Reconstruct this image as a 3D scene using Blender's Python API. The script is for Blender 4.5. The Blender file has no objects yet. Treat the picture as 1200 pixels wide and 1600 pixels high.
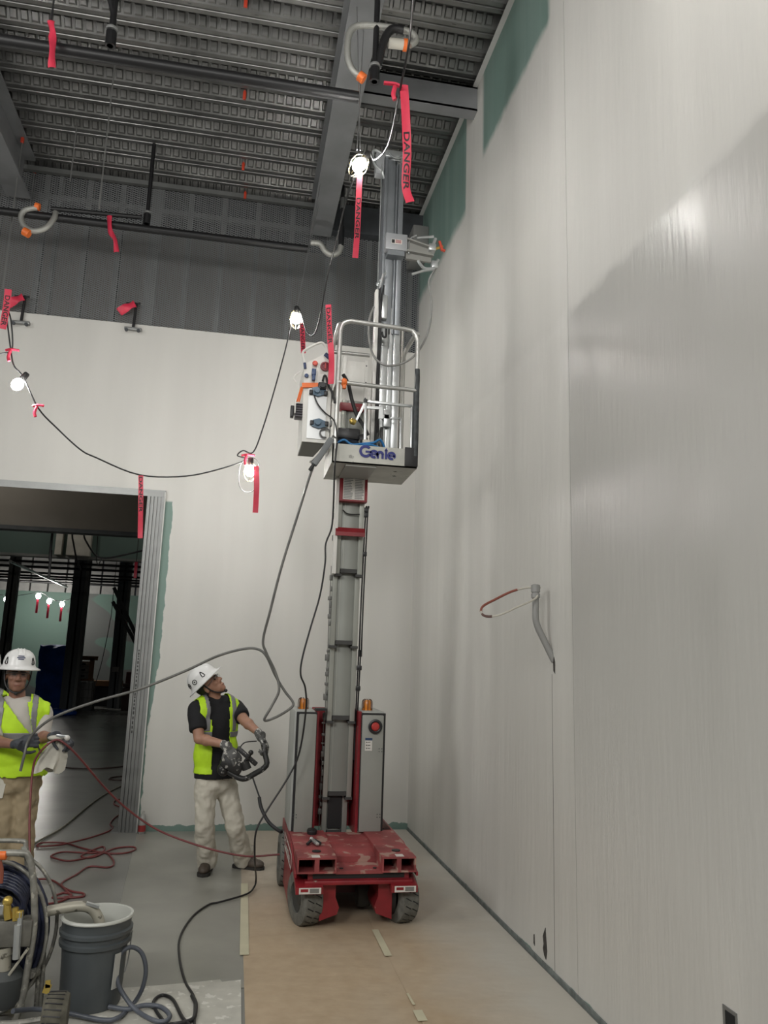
import bpy, bmesh, math, random
from mathutils import Vector, Matrix
random.seed(7)
V = Vector
scene = bpy.context.scene
COL = scene.collection
PI = math.pi

# ------------------------------------------------------------------ camera
CAM_H = 1.62
F_PX = 1215.0
R_ = Matrix(((0.982296, 0.064745, 0.175789), (-0.184765, 0.179981, 0.966162), (0.030916, -0.981537, 0.188757)))
RIGHT, DOWN, FWD = R_.col[0], R_.col[1], R_.col[2]
cam_d = bpy.data.cameras.new('camera')
cam_d.sensor_width = 36.0
cam_d.lens = 36.0 * F_PX / 1600.0
cam_d.clip_start = 0.05
cam_d.clip_end = 200
cam = bpy.data.objects.new('camera', cam_d)
COL.objects.link(cam)
mw = Matrix.Identity(4)
for i in range(3):
    mw[i][0] = RIGHT[i]; mw[i][1] = -DOWN[i]; mw[i][2] = -FWD[i]
mw[2][3] = CAM_H
cam.matrix_world = mw
scene.camera = cam

def _ray(px, py):
    return R_ @ V(((px - 600.0), (py - 800.0), F_PX))
def at(px, py, Y):
    """the point of the vertical plane Y = const that the photograph shows at this pixel"""
    d = _ray(px, py); t = Y / d.y
    return V((d.x * t, Y, CAM_H + d.z * t))
def onf(px, py, z=0.0):
    """the point of the horizontal plane z = const"""
    d = _ray(px, py); t = (z - CAM_H) / d.z
    return V((d.x * t, d.y * t, z))
def onx(px, py, X):
    d = _ray(px, py); t = X / d.x
    return V((X, d.y * t, CAM_H + d.z * t))

# ------------------------------------------------------------------ world, exposure
world = bpy.data.worlds.new('world'); scene.world = world
world.use_nodes = True
bg = world.node_tree.nodes['Background']
bg.inputs[0].default_value = (0.80, 0.86, 1.0, 1)
bg.inputs[1].default_value = 0.05
vs = scene.view_settings
vs.view_transform = 'Standard'; vs.look = 'None'; vs.gamma = 1.0; vs.use_curve_mapping = False
vs.exposure = -1.72
BULB = 1250.0        # emission strength of a work-light bulb
# soft fill disks added for the unseen hall, behind and left of the camera
def area(name, loc, target, size, power, col=(1, 0.96, 0.9)):
    l = bpy.data.lights.new(name, 'AREA'); l.shape = 'DISK'; l.size = size; l.energy = power; l.color = col
    o = bpy.data.objects.new(name, l); COL.objects.link(o)
    o.location = loc; o.rotation_euler = (V(target) - V(loc)).to_track_quat('-Z', 'Y').to_euler()
    return o
area('hall_fill_light', (-2.8, -1.2, 4.6), (0.4, 6.0, 0.6), 1.4, 400, (1, .985, .95))
area('hall_fill_light', (0.2, -2.2, 4.8), (0.8, 5.5, 0.4), 1.4, 330, (1, .985, .95))
area('hall_fill_light', (-5.6, 2.2, 4.2), (1.7, 4.2, 1.0), 2.2, 420, (1, .985, .95))

# ------------------------------------------------------------------ materials
MATS = {}
def M(name, col=(.5, .5, .5), rough=.5, metal=0.0, var=0.0, vscale=6.0, bump=0.0, bscale=60.0, col2=None, spots=None, rvar=0.0, emit=0.0, spec=None, trans=0.0, alpha=1.0):
    if name in MATS: return MATS[name]
    m = bpy.data.materials.new(name); m.use_nodes = True
    nt = m.node_tree; N = nt.nodes; L = nt.links
    b = N['Principled BSDF']
    b.inputs['Base Color'].default_value = (*col, 1); b.inputs['Roughness'].default_value = rough
    b.inputs['Metallic'].default_value = metal
    if spec is not None: b.inputs['Specular IOR Level'].default_value = spec
    if trans: b.inputs['Transmission Weight'].default_value = trans
    if alpha < 1: b.inputs['Alpha'].default_value = alpha
    if emit:
        b.inputs['Emission Color'].default_value = (*col, 1); b.inputs['Emission Strength'].default_value = emit
    tc = N.new('ShaderNodeTexCoord')
    last = None
    if var or col2:
        n = N.new('ShaderNodeTexNoise'); n.inputs['Scale'].default_value = vscale; n.inputs['Detail'].default_value = 5
        L.new(tc.outputs['Object'], n.inputs['Vector'])
        r = N.new('ShaderNodeValToRGB'); L.new(n.outputs[0], r.inputs[0])
        c2 = col2 or tuple(min(1, c * (1 + var)) for c in col)
        c1 = col if col2 else tuple(c * (1 - var) for c in col)
        r.color_ramp.elements[0].color = (*c1, 1); r.color_ramp.elements[1].color = (*c2, 1)
        r.color_ramp.elements[0].position = .32; r.color_ramp.elements[1].position = .68
        last = r.outputs[0]
        if rvar:
            mr = N.new('ShaderNodeMapRange'); L.new(n.outputs[0], mr.inputs[0])
            mr.inputs[3].default_value = max(.02, rough - rvar); mr.inputs[4].default_value = min(1, rough + rvar)
            L.new(mr.outputs[0], b.inputs['Roughness'])
    if spots:                                   # paint splatter: (colour, scale, threshold)
        sc, ss, th = spots
        n2 = N.new('ShaderNodeTexNoise'); n2.inputs['Scale'].default_value = ss; n2.inputs['Detail'].default_value = 3
        L.new(tc.outputs['Object'], n2.inputs['Vector'])
        r2 = N.new('ShaderNodeValToRGB'); L.new(n2.outputs[0], r2.inputs[0])
        r2.color_ramp.elements[0].position = th; r2.color_ramp.elements[1].position = th + .04
        mx = N.new('ShaderNodeMix'); mx.data_type = 'RGBA'
        L.new(r2.outputs[0], mx.inputs['Factor'])
        if last: L.new(last, mx.inputs['A'])
        else: mx.inputs['A'].default_value = (*col, 1)
        mx.inputs['B'].default_value = (*sc, 1)
        last = mx.outputs['Result']
    if last: L.new(last, b.inputs['Base Color'])
    if bump:
        n3 = N.new('ShaderNodeTexNoise'); n3.inputs['Scale'].default_value = bscale; n3.inputs['Detail'].default_value = 4
        L.new(tc.outputs['Object'], n3.inputs['Vector'])
        bp = N.new('ShaderNodeBump'); bp.inputs['Strength'].default_value = bump; bp.inputs['Distance'].default_value = .01
        L.new(n3.outputs[0], bp.inputs['Height']); L.new(bp.outputs[0], b.inputs['Normal'])
    MATS[name] = m
    return m

# ------------------------------------------------------------------ mesh builder
def basis(d):
    d = V(d).normalized()
    a = V((0, 0, 1)) if abs(d.z) < .9 else V((1, 0, 0))
    u = d.cross(a).normalized(); w = u.cross(d).normalized()
    return u, w, d
def spline(pts, k=6, closed=False):
    pts = [V(p) for p in pts]
    n = len(pts)
    if n < 3: return pts
    out = []
    for i in range(n if closed else n - 1):
        if closed: p0, p1, p2, p3 = pts[i - 1], pts[i], pts[(i + 1) % n], pts[(i + 2) % n]
        else: p0, p1, p2, p3 = pts[max(i - 1, 0)], pts[i], pts[i + 1], pts[min(i + 2, n - 1)]
        for j in range(k):
            t = j / k
            out.append(.5 * ((2 * p1) + (p2 - p0) * t + (2 * p0 - 5 * p1 + 4 * p2 - p3) * t * t + (3 * p1 - p0 - 3 * p2 + p3) * t ** 3))
    if not closed: out.append(pts[-1])
    return out

class MB:
    def __init__(s): s.v = []; s.f = []; s.m = []
    def add(s, vs, fs, mi=0):
        o = len(s.v); s.v += [V(p) for p in vs]
        s.f += [tuple(i + o for i in f) for f in fs]; s.m += [mi] * len(fs)
        return s
    def hexa(s, p, mi=0):          # 8 corners: bottom ring then top ring
        return s.add(p, [(3, 2, 1, 0), (4, 5, 6, 7), (0, 1, 5, 4), (1, 2, 6, 5), (2, 3, 7, 6), (3, 0, 4, 7)], mi)
    def box(s, x0, x1, y0, y1, z0, z1, bev=0, mi=0):
        return s.obox(((x0 + x1) / 2, (y0 + y1) / 2, (z0 + z1) / 2), (x1 - x0, y1 - y0, z1 - z0), None, bev, mi)
    def obox(s, c, size, rot=None, bev=0, mi=0):
        c = V(c); hx, hy, hz = (abs(a) / 2 for a in size)
        rot = rot or Matrix.Identity(3)
        if not bev:
            P = [(-hx, -hy, -hz), (hx, -hy, -hz), (hx, hy, -hz), (-hx, hy, -hz), (-hx, -hy, hz), (hx, -hy, hz), (hx, hy, hz), (-hx, hy, hz)]
            return s.hexa([c + rot @ V(p) for p in P], mi)
        bev = min(bev, hx * .95, hy * .95, hz * .95)
        bm = bmesh.new(); bmesh.ops.create_cube(bm, size=1)
        for v in bm.verts: v.co = V((v.co.x * 2 * hx, v.co.y * 2 * hy, v.co.z * 2 * hz))
        bmesh.ops.bevel(bm, geom=bm.edges[:], offset=bev, segments=2, affect='EDGES', profile=.5)
        bm.verts.index_update()
        s.add([c + rot @ v.co for v in bm.verts], [[v.index for v in f.verts] for f in bm.faces], mi)
        bm.free(); return s
    def bar(s, p0, p1, w, h, up=(0, 0, 1), bev=0, mi=0):
        p0, p1 = V(p0), V(p1); d = (p1 - p0); L = d.length; d.normalize()
        x = d.cross(V(up))
        if x.length < 1e-4: x = d.cross(V((0, 1, 0)))
        x.normalize(); z = x.cross(d)
        rot = Matrix((x, d, z)).transposed()
        return s.obox((p0 + p1) / 2, (w, L, h), rot, bev, mi)
    def cyl(s, p0, p1, r0, r1=None, n=14, cap=True, mi=0):
        r1 = r0 if r1 is None else r1
        p0, p1 = V(p0), V(p1); u, w, d = basis(p1 - p0)
        vs = []
        for p, r in ((p0, r0), (p1, r1)):
            for i in range(n):
                a = 2 * PI * i / n; vs.append(p + (u * math.cos(a) + w * math.sin(a)) * r)
        fs = [(i, (i + 1) % n, n + (i + 1) % n, n + i) for i in range(n)]
        if cap: fs += [tuple(range(n))[::-1], tuple(range(n, 2 * n))]
        return s.add(vs, fs, mi)
    def tube(s, pts, r, n=8, closed=False, k=6, mi=0, raw=False):
        pts = [V(p) for p in pts] if raw else spline(pts, k, closed)
        N_ = len(pts); vs = []; prev = None
        for i, p in enumerate(pts):
            if closed: t = pts[(i + 1) % N_] - pts[i - 1]
            else: t = pts[min(i + 1, N_ - 1)] - pts[max(i - 1, 0)]
            if t.length < 1e-7: t = V((0, 0, 1))
            t.normalize()
            if prev is None: u = basis(t)[0]
            else:
                u = prev - t * prev.dot(t)
                u = u.normalized() if u.length > 1e-5 else basis(t)[0]
            prev = u; w = t.cross(u)
            rr = r(i / max(1, N_ - 1)) if callable(r) else r
            for j in range(n):
                a = 2 * PI * j / n; vs.append(p + (u * math.cos(a) + w * math.sin(a)) * rr)
        fs = []
        for i in range(N_ if closed else N_ - 1):
            a = i * n; b = ((i + 1) % N_) * n
            fs += [(a + j, a + (j + 1) % n, b + (j + 1) % n, b + j) for j in range(n)]
        if not closed: fs += [tuple(range(n))[::-1], tuple(range((N_ - 1) * n, N_ * n))]
        return s.add(vs, fs, mi)
    def lathe(s, prof, c, axis=(0, 0, 1), n=24, mi=0, scale=(1, 1), frame=None, cap=True):
        c = V(c)
        u, w, d = frame if frame else basis(axis)
        vs = []
        for r, h in prof:
            for i in range(n):
                a = 2 * PI * i / n
                vs.append(c + d * h + (u * math.cos(a) * scale[0] + w * math.sin(a) * scale[1]) * r)
        fs = []
        for k in range(len(prof) - 1):
            fs += [(k * n + i, k * n + (i + 1) % n, (k + 1) * n + (i + 1) % n, (k + 1) * n + i) for i in range(n)]
        if cap and prof[0][0] > 1e-6: fs.append(tuple(range(n))[::-1])
        if cap and prof[-1][0] > 1e-6: fs.append(tuple(range((len(prof) - 1) * n, len(prof) * n)))
        return s.add(vs, fs, mi)
    def ball(s, c, r, frame=None, nu=14, nv=9, mi=0):
        c = V(c); r = (r, r, r) if not hasattr(r, '__len__') else r
        u, w, d = frame or (V((1, 0, 0)), V((0, 1, 0)), V((0, 0, 1)))
        vs = [c - d * r[2]]
        for j in range(1, nv):
            ph = -PI / 2 + PI * j / nv
            for i in range(nu):
                a = 2 * PI * i / nu
                vs.append(c + u * r[0] * math.cos(ph) * math.cos(a) + w * r[1] * math.cos(ph) * math.sin(a) + d * r[2] * math.sin(ph))
        vs.append(c + d * r[2]); top = len(vs) - 1
        fs = [(0, 1 + (i + 1) % nu, 1 + i) for i in range(nu)]
        for j in range(nv - 2):
            a = 1 + j * nu; b = a + nu
            fs += [(a + i, a + (i + 1) % nu, b + (i + 1) % nu, b + i) for i in range(nu)]
        a = 1 + (nv - 2) * nu
        fs += [(a + i, a + (i + 1) % nu, top) for i in range(nu)]
        return s.add(vs, fs, mi)
    def rcone(s, p0, p1, r0, r1, n=14):      # round cone: for bodies
        s.cyl(p0, p1, r0, r1, n); s.ball(p0, r0, nu=n); s.ball(p1, r1, nu=n); return s
    def prism(s, poly, o, u, w, depth, mi=0):  # polygon in the (u, w) plane at o, extruded along depth vector
        o, u, w, depth = V(o), V(u), V(w), V(depth); n = len(poly)
        a = [o + u * x + w * y for x, y in poly]; b = [p + depth for p in a]
        fs = [tuple(range(n)), tuple(range(n, 2 * n))[::-1]] + [(i, n + i, n + (i + 1) % n, (i + 1) % n) for i in range(n)]
        return s.add(a + b, fs, mi)
    def build(s, name, mat, parent=None, origin=None, smooth=True, ang=38):
        if parent is not None: off = worg(parent)
        elif origin is not None: off = V(origin)
        else:
            xs = [p.x for p in s.v]; ys = [p.y for p in s.v]; zs = [p.z for p in s.v]
            off = V(((min(xs) + max(xs)) / 2, (min(ys) + max(ys)) / 2, min(zs)))
        me = bpy.data.meshes.new(name)
        me.from_pydata([tuple(p - off) for p in s.v], [], s.f)
        mats = mat if isinstance(mat, (list, tuple)) else [mat]
        for m in mats: me.materials.append(m)
        if len(mats) > 1: me.polygons.foreach_set('material_index', s.m)
        bm = bmesh.new(); bm.from_mesh(me); bmesh.ops.recalc_face_normals(bm, faces=bm.faces[:]); bm.to_mesh(me); bm.free()
        if smooth:
            me.shade_smooth(); me.set_sharp_from_angle(angle=math.radians(ang))
        o = bpy.data.objects.new(name, me); COL.objects.link(o)
        if parent is not None: o.parent = parent
        else: o.location = off
        return o

def worg(o):
    p = V(o.location)
    while o.parent: o = o.parent; p += V(o.location)
    return p
def tag(o, label, cat, group=None, kind=None):
    o['label'] = label; o['category'] = cat
    if group: o['group'] = group
    if kind: o['kind'] = kind
    return o
def thing(name, loc, label, cat, group=None):
    o = bpy.data.objects.new(name, None); COL.objects.link(o); o.location = loc
    o.empty_display_size = .1
    return tag(o, label, cat, group)
def struct(o, label=None):
    o['kind'] = 'structure'
    if label: o['label'] = label; o['category'] = o.name.split('_')[0]
    return o
def copy_obj(o, parent=None, loc=None):
    c = o.copy(); COL.objects.link(c); c.parent = parent if parent is not None else o.parent
    if loc is not None: c.location = loc
    return c
def copy_tree(o, parent=None):
    c = o.copy(); COL.objects.link(c); c.parent = parent
    for ch in list(o.children): copy_tree(ch, c)
    return c
def cable(name, label, cat, pts, r, mat, group=None, n=7, k=7, parent=None):
    o = MB().tube(pts, r, n=n, k=k).build(name, mat, parent, ang=60)
    if parent is None: tag(o, label, cat, group)
    return o
_TXT = {}
def text_mesh(txt, bold=0.0):
    """flat outline of a word: unit size 1, origin at its lower left; returns verts, faces, width"""
    key = (txt, bold)
    if key in _TXT: return _TXT[key]
    cu = bpy.data.curves.new('txt', 'FONT'); cu.body = txt; cu.size = 1.0; cu.offset = bold; cu.resolution_u = 3
    o = bpy.data.objects.new('txt', cu); COL.objects.link(o)
    dg = bpy.context.evaluated_depsgraph_get()
    me = bpy.data.meshes.new_from_object(o.evaluated_get(dg))
    vs = [v.co.copy() for v in me.vertices]; fs = [tuple(p.vertices) for p in me.polygons]
    bpy.data.objects.remove(o); bpy.data.curves.remove(cu); bpy.data.meshes.remove(me)
    x0 = min(v.x for v in vs); x1 = max(v.x for v in vs); y0 = min(v.y for v in vs)
    vs = [V((v.x - x0, v.y - y0, 0)) for v in vs]
    _TXT[key] = (vs, fs, x1 - x0, max(v.y for v in vs))
    return _TXT[key]
def lettering(txt, o, u, w, height, mat, parent, name='lettering', bold=0.0, width=None):
    vs, fs, W, Hh = text_mesh(txt, bold)
    k = height / Hh; kx = (width / W) if width else k
    mb = MB(); mb.add([V(o) + V(u) * (p.x * kx) + V(w) * (p.y * k) for p in vs], fs)
    return mb.build(name, mat, parent, smooth=False)
# ------------------------------------------------------------------ structure
XW, YB, ZD = 1.775, 7.92, 6.66          # right wall, back wall, underside of the deck
WORLD0 = (0, 0, 0)

class NT:                               # small helper to write masks in world coordinates
    def __init__(s, name):
        s.m = bpy.data.materials.new(name); s.m.use_nodes = True
        s.N = s.m.node_tree.nodes; s.L = s.m.node_tree.links; s.b = s.N['Principled BSDF']
        s.tc = s.N.new('ShaderNodeTexCoord'); s.sp = s.N.new('ShaderNodeSeparateXYZ')
        s.L.new(s.tc.outputs['Object'], s.sp.inputs[0])
        s.x, s.y, s.z = s.sp.outputs
    def put(s, sock, v):
        if hasattr(v, 'is_output'): s.L.new(v, sock)
        else: sock.default_value = v
    def math(s, op, a, b=0.0, clamp=False):
        n = s.N.new('ShaderNodeMath'); n.operation = op; n.use_clamp = clamp
        s.put(n.inputs[0], a); s.put(n.inputs[1], b); return n.outputs[0]
    def noise(s, scale, stretch=(1, 1, 1), detail=4):
        mp = s.N.new('ShaderNodeMapping'); mp.inputs['Scale'].default_value = stretch
        s.L.new(s.tc.outputs['Object'], mp.inputs[0])
        n = s.N.new('ShaderNodeTexNoise'); n.inputs['Scale'].default_value = scale; n.inputs['Detail'].default_value = detail
        s.L.new(mp.outputs[0], n.inputs['Vector']); return n.outputs[0]
    def step(s, v, lo, hi):              # 0 below lo, 1 above hi
        n = s.N.new('ShaderNodeMapRange'); s.put(n.inputs[0], v); n.inputs[1].default_value = lo; n.inputs[2].default_value = hi
        n.clamp = True; return n.outputs[0]
    def mix(s, f, a, b):
        n = s.N.new('ShaderNodeMix'); n.data_type = 'RGBA'
        s.put(n.inputs['Factor'], f)
        for k, c in (('A', a), ('B', b)):
            if isinstance(c, tuple): n.inputs[k].default_value = (*c, 1)
            else: s.L.new(c, n.inputs[k])
        return n.outputs['Result']
    def bump(s, h, strength, dist=.01):
        b = s.N.new('ShaderNodeBump'); b.inputs['Strength'].default_value = strength; b.inputs['Distance'].default_value = dist
        s.L.new(h, b.inputs['Height']); s.L.new(b.outputs[0], s.b.inputs['Normal'])

GREEN = (0.155, 0.235, 0.205)
PAINT = (0.565, 0.556, 0.522)
def mat_wall_right():
    t = NT('painted drywall, right wall')
    st = t.noise(1.0, (1, 3.2, .05), 3)                      # spray columns
    rag = t.noise(7.0)
    zr = t.math('ADD', t.z, t.math('MULTIPLY', rag, .10))
    wet = t.math('SUBTRACT', 1.0, t.step(zr, 3.66, 3.74))    # the freshly sprayed lower courses
    dry = t.mix(t.step(st, .35, .65), tuple(c * .96 for c in PAINT), tuple(c * 1.04 for c in PAINT))
    # the course right of the joint is still wet: glossier, wet tone and mirrored dark room put into the colour, fading downward
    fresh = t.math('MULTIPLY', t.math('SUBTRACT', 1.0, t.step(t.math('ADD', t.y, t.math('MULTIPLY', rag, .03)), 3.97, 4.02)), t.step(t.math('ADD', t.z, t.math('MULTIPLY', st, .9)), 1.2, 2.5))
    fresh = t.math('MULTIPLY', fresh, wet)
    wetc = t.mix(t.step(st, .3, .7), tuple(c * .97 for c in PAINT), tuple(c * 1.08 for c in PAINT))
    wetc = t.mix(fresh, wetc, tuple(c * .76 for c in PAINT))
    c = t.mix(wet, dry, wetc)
    g1 = t.math('MULTIPLY', t.step(t.y, 6.12, 6.15), t.step(zr, 5.60, 5.72))
    g2 = t.math('MULTIPLY', t.math('MULTIPLY', t.step(t.y, 4.17, 4.23), t.math('SUBTRACT', 1.0, t.step(t.y, 5.60, 5.66))), t.step(zr, 5.84, 5.93))
    g3 = t.math('SUBTRACT', 1.0, t.step(t.math('ADD', t.z, t.math('MULTIPLY', rag, .05)), .05, .055))
    g = t.math('MAXIMUM', t.math('MAXIMUM', g1, g2), g3)
    gc = t.mix(t.step(st, .4, .6), GREEN, (.20, .28, .25))
    t.L.new(t.mix(g, c, gc), t.b.inputs['Base Color'])
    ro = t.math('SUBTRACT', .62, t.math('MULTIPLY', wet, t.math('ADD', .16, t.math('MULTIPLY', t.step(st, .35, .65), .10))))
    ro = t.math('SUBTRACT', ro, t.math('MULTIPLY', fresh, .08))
    t.L.new(ro, t.b.inputs['Roughness'])
    t.bump(t.noise(13.0, (1, 1.6, .22), 4), .20, .02)
    return t.m
def mat_wall_back():
    t = NT('painted drywall, back wall')
    st = t.noise(1.2, (3, 1, .3), 3); rag = t.noise(9.0)
    c = t.mix(t.step(st, .3, .7), tuple(c * .97 for c in PAINT), tuple(c * 1.05 for c in PAINT))
    g1 = t.math('SUBTRACT', 1.0, t.step(t.math('SUBTRACT', t.z, t.math('MULTIPLY', rag, .10)), .005, .01))
    zz = t.math('MULTIPLY', t.step(t.z, .9, 1.6), .055)
    xl = t.math('SUBTRACT', t.math('SUBTRACT', t.x, t.math('MULTIPLY', rag, .05)), zz)
    g2 = t.math('MULTIPLY', t.math('SUBTRACT', 1.0, t.step(xl, -.80, -.795)), t.math('SUBTRACT', 1.0, t.step(t.z, 3.12, 3.14)))
    g2 = t.math('MULTIPLY', g2, t.step(t.x, -1.2, -1.19))
    t.L.new(t.mix(t.math('MAXIMUM', g1, g2), c, GREEN), t.b.inputs['Base Color'])
    t.b.inputs['Roughness'].default_value = .55
    t.bump(t.noise(4.0), .05, .02)
    return t.m
def mat_floor():
    t = NT('polished concrete')
    n1 = t.noise(1.3, detail=6); n2 = t.noise(2.5, detail=2)
    c = t.mix(t.step(n1, .3, .7), (.205, .204, .188), (.265, .262, .24))
    t.L.new(c, t.b.inputs['Base Color'])
    t.b.inputs['Roughness'].default_value = .27
    return t.m
def mat_paper():
    t = NT('kraft floor paper')
    n1 = t.noise(1.6, (1, 1, 1), 5); n2 = t.noise(11, detail=5)
    near = t.step(t.math('ADD', t.x, t.math('MULTIPLY', t.math('SUBTRACT', n1, .5), .9)), .95, 1.65)   # overspray lies along the sprayed wall
    back = t.math('MULTIPLY', t.step(t.math('ADD', t.y, t.math('MULTIPLY', n1, 1.0)), 5.6, 7.2), .55)
    c = t.mix(t.step(n2, .3, .7), (.385, .292, .192), (.445, .345, .235))
    c = t.mix(t.math('MULTIPLY', t.step(t.noise(1.1, (1.6, .8, 1), 4), .50, .68), .3), c, (.46, .42, .35))          # tracked dust
    c = t.mix(t.math('MAXIMUM', t.math('MULTIPLY', near, .9), back), c, (.47, .455, .41))
    t.L.new(c, t.b.inputs['Base Color']); t.b.inputs['Roughness'].default_value = .6
    t.bump(t.noise(2.2, (1, 2.4, 1), 5), .35, .03)
    return t.m
def mat_green_wall():
    t = NT('taped green drywall')
    n = t.noise(.35, (1, 1, 2.0), 1)
    c = t.mix(t.step(n, .49, .50), (.125, .20, .17), (.125, .135, .13))
    t.L.new(c, t.b.inputs['Base Color']); t.b.inputs['Roughness'].default_value = .7
    return t.m

MAT_R, MAT_B, MAT_F = mat_wall_right(), mat_wall_back(), mat_floor()
galv = M('galvanised steel', (.27, .275, .27), .5, .6, var=.15, vscale=5, rvar=.1)
deckm = M('galvanised deck', (.205, .205, .20), .34, .85, var=.2, vscale=3.5, rvar=.1)
steel_grey = M('primed grey steel', (.20, .205, .21), .55, .1, var=.12, vscale=3)
dark_steel = M('dark primed steel', (.055, .06, .065), .55, .2, var=.2)
black_pipe = M('black steel pipe', (.008, .008, .009), .45)
soffit = M('brown grey drywall', (.19, .172, .15), .7, var=.08, vscale=2)
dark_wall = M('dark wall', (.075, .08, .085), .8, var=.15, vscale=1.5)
light_stud = M('pale wrapped column', (.50, .48, .43), .6, var=.15, vscale=6)

# floor
o = MB().box(-10, XW + .2, -6, 31, -.12, 0).build('floor', MAT_F, origin=WORLD0, smooth=False); struct(o)
# right wall, two boards with the control joint between them
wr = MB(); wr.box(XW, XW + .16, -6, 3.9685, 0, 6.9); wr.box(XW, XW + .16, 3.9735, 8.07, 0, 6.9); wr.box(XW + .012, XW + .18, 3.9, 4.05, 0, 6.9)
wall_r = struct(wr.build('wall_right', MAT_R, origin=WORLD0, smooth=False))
# torn place and outlet cut-out low on the right wall
hole = M('torn board core', (.05, .045, .04), .9, var=.5, vscale=60)
p = onx(852, 1475, XW)
mb = MB(); mb.prism([(-.012, -.075), (.012, -.06), (.03, -.03), (.018, -.005), (.03, .03), (.01, .06), (-.008, .085), (-.016, .03), (-.028, -.03)], (XW - .003, p.y, p.z), (0, 1, 0), (0, 0, 1), (.004, 0, 0))
mb.build('torn_hole', hole, wall_r, smooth=False)
p = onx(835, 1468, XW)
mb = MB(); mb.prism([(-.008, -.03), (.008, -.02), (.006, .025), (-.004, .03)], (XW - .003, p.y, p.z), (0, 1, 0), (0, 0, 1), (.004, 0, 0)); mb.build('torn_hole', hole, wall_r, smooth=False)
p = onx(1143, 1592, XW)
mb = MB(); mb.box(XW - .004, XW + .003, p.y - .035, p.y + .045, p.z - .09, p.z + .03); ob = mb.build('outlet_frame', galv, wall_r, smooth=False)
MB().box(XW - .006, XW + .004, p.y - .025, p.y + .028, p.z - .08, p.z + .018).build('outlet_opening', M('dark opening', (.01, .01, .01), .9), ob, smooth=False)
MB().box(XW - .0008, XW + .002, 4.2585, 4.2610, .03, 1.58).build('board_joint', hole, wall_r, smooth=False)
# cornice angle under the deck
mb = MB(); mb.box(XW - .045, XW - .001, -4, YB, 6.615, 6.62); mb.box(XW - .006, XW - .001, -4, YB, 6.62, 6.675)
struct(mb.build('trim_1', M('white angle', (.5, .5, .48), .45), origin=WORLD0, smooth=False))
# back wall with the opening
mb = MB(); mb.box(-.795, XW, YB, YB + .15, 0, 4.975); mb.box(-3.4, -.795, YB, YB + .15, 3.235, 4.975); mb.box(-10, -3.4, YB, YB + .15, 0, 4.975)
wall_b = struct(mb.build('wall_back', MAT_B, origin=WORLD0, smooth=False))
# caulk and dust line where the walls meet the floor
base_m = M('grey joint tape', (.17, .19, .18), .8, var=.3, vscale=20)
mb = MB(); mb.box(XW - .006, XW, 2.0, YB, .0, .03); struct(mb.build('baseboard_right', base_m, origin=WORLD0, smooth=False))

# opening lined with steel studs
fr = bpy.data.objects.new('door_1', None); COL.objects.link(fr); fr.location = (-.88, YB, 0); struct(fr, 'wide door opening framed with bare galvanised steel studs'); fr['category'] = 'door'
xs = [-.962, -.927, -.893, -.860, -.828]
st0 = None
for i, x in enumerate(xs):
    y0 = YB - .03 + .0 * i
    if st0 is None:
        mb = MB(); mb.box(x, x + .030, y0, YB + .16, .0, 3.215); mb.box(x + .003, x + .008, y0 - .006, y0, 0, 3.215); mb.box(x + .022, x + .027, y0 - .006, y0, 0, 3.215)
        st0 = mb.build('stud', galv, fr, smooth=False)
    else: copy_obj(st0, fr, (x - xs[0], 0, 0))
MB().box(-.797, -.787, YB - .035, YB + .16, 0, 3.215).build('corner_bead', M('white bead', (.55, .55, .53), .5), fr, smooth=False)
mb = MB(); mb.box(-3.4, -.79, YB - .03, YB + .16, 3.215, 3.232); mb.box(-3.4, -.79, YB - .034, YB - .028, 3.165, 3.232)
mb.build('header_track', galv, fr, smooth=False)
ink = M('black stencil ink', (.03, .03, .03), .7)
p0 = at(216, 1015, YB - .03); p1 = at(211, 1142, YB - .03)
random.seed(3); mb = MB(); z = p0.z
while z > p1.z:                                             # stencilled print too worn to read
    h = random.uniform(.012, .03); wv = random.uniform(.010, .016)
    mb.box(xs[1] + .009, xs[1] + .009 + wv, YB - .0325, YB - .0305, z - h, z); z -= h + random.uniform(.006, .02)
mb.build('worn_print', ink, fr, smooth=False)
mb = MB(); mb.box(-1.02, -.955, YB - .05, YB + .2, 0, .012); mb.build('floor_track', galv, fr, smooth=False)

# metal deck: pans with embossed webs
PITCH = .256
def deck_mesh():
    mb = MB(); x0, x1 = -8.0, XW + .1
    for k in range(3):
        y = k * PITCH
        prof = [(0, 0), (.040, 0), (.046, .012), (.056, .012), (.062, 0), (.102, 0), (.114, .088), (.180, .088), (PITCH, 0)]
        n = len(prof)
        vs = [(x0, y + a, b) for a, b in prof] + [(x1, y + a, b) for a, b in prof]
        mb.add(vs, [(i, i + 1, n + i + 1, n + i) for i in range(n - 1)])
        for (ya, za, yb, zb) in ((.247, .011, .190, .077),):   # pressed tabs on the webs
            x = -3.4
            while x < 1.7:
                nrm = V((0, za - zb, yb - ya)).normalized() * -.015
                if nrm.z > 0: nrm = -nrm
                a, b2, c, d = V((x, y + ya, za)), V((x + .062, y + ya, za)), V((x + .062, y + yb, zb)), V((x, y + yb, zb))
                ins = V((.008, 0, 0)); up = (d - a) * .15
                mb.add([a, b2, c, d, a + nrm + ins + up, b2 + nrm - ins + up, c + nrm - ins - up, d + nrm + ins - up],
                       [(4, 5, 6, 7), (0, 1, 5, 4), (1, 2, 6, 5), (2, 3, 7, 6), (3, 0, 4, 7)])
                x += .084
        xx = -3.3                                                                    # flutes' flat: small hanger tabs
        while xx < 1.6:
            mb.box(xx, xx + .03, y + .018, y + .026, -.004, 0); xx += .52
    return mb
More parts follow.
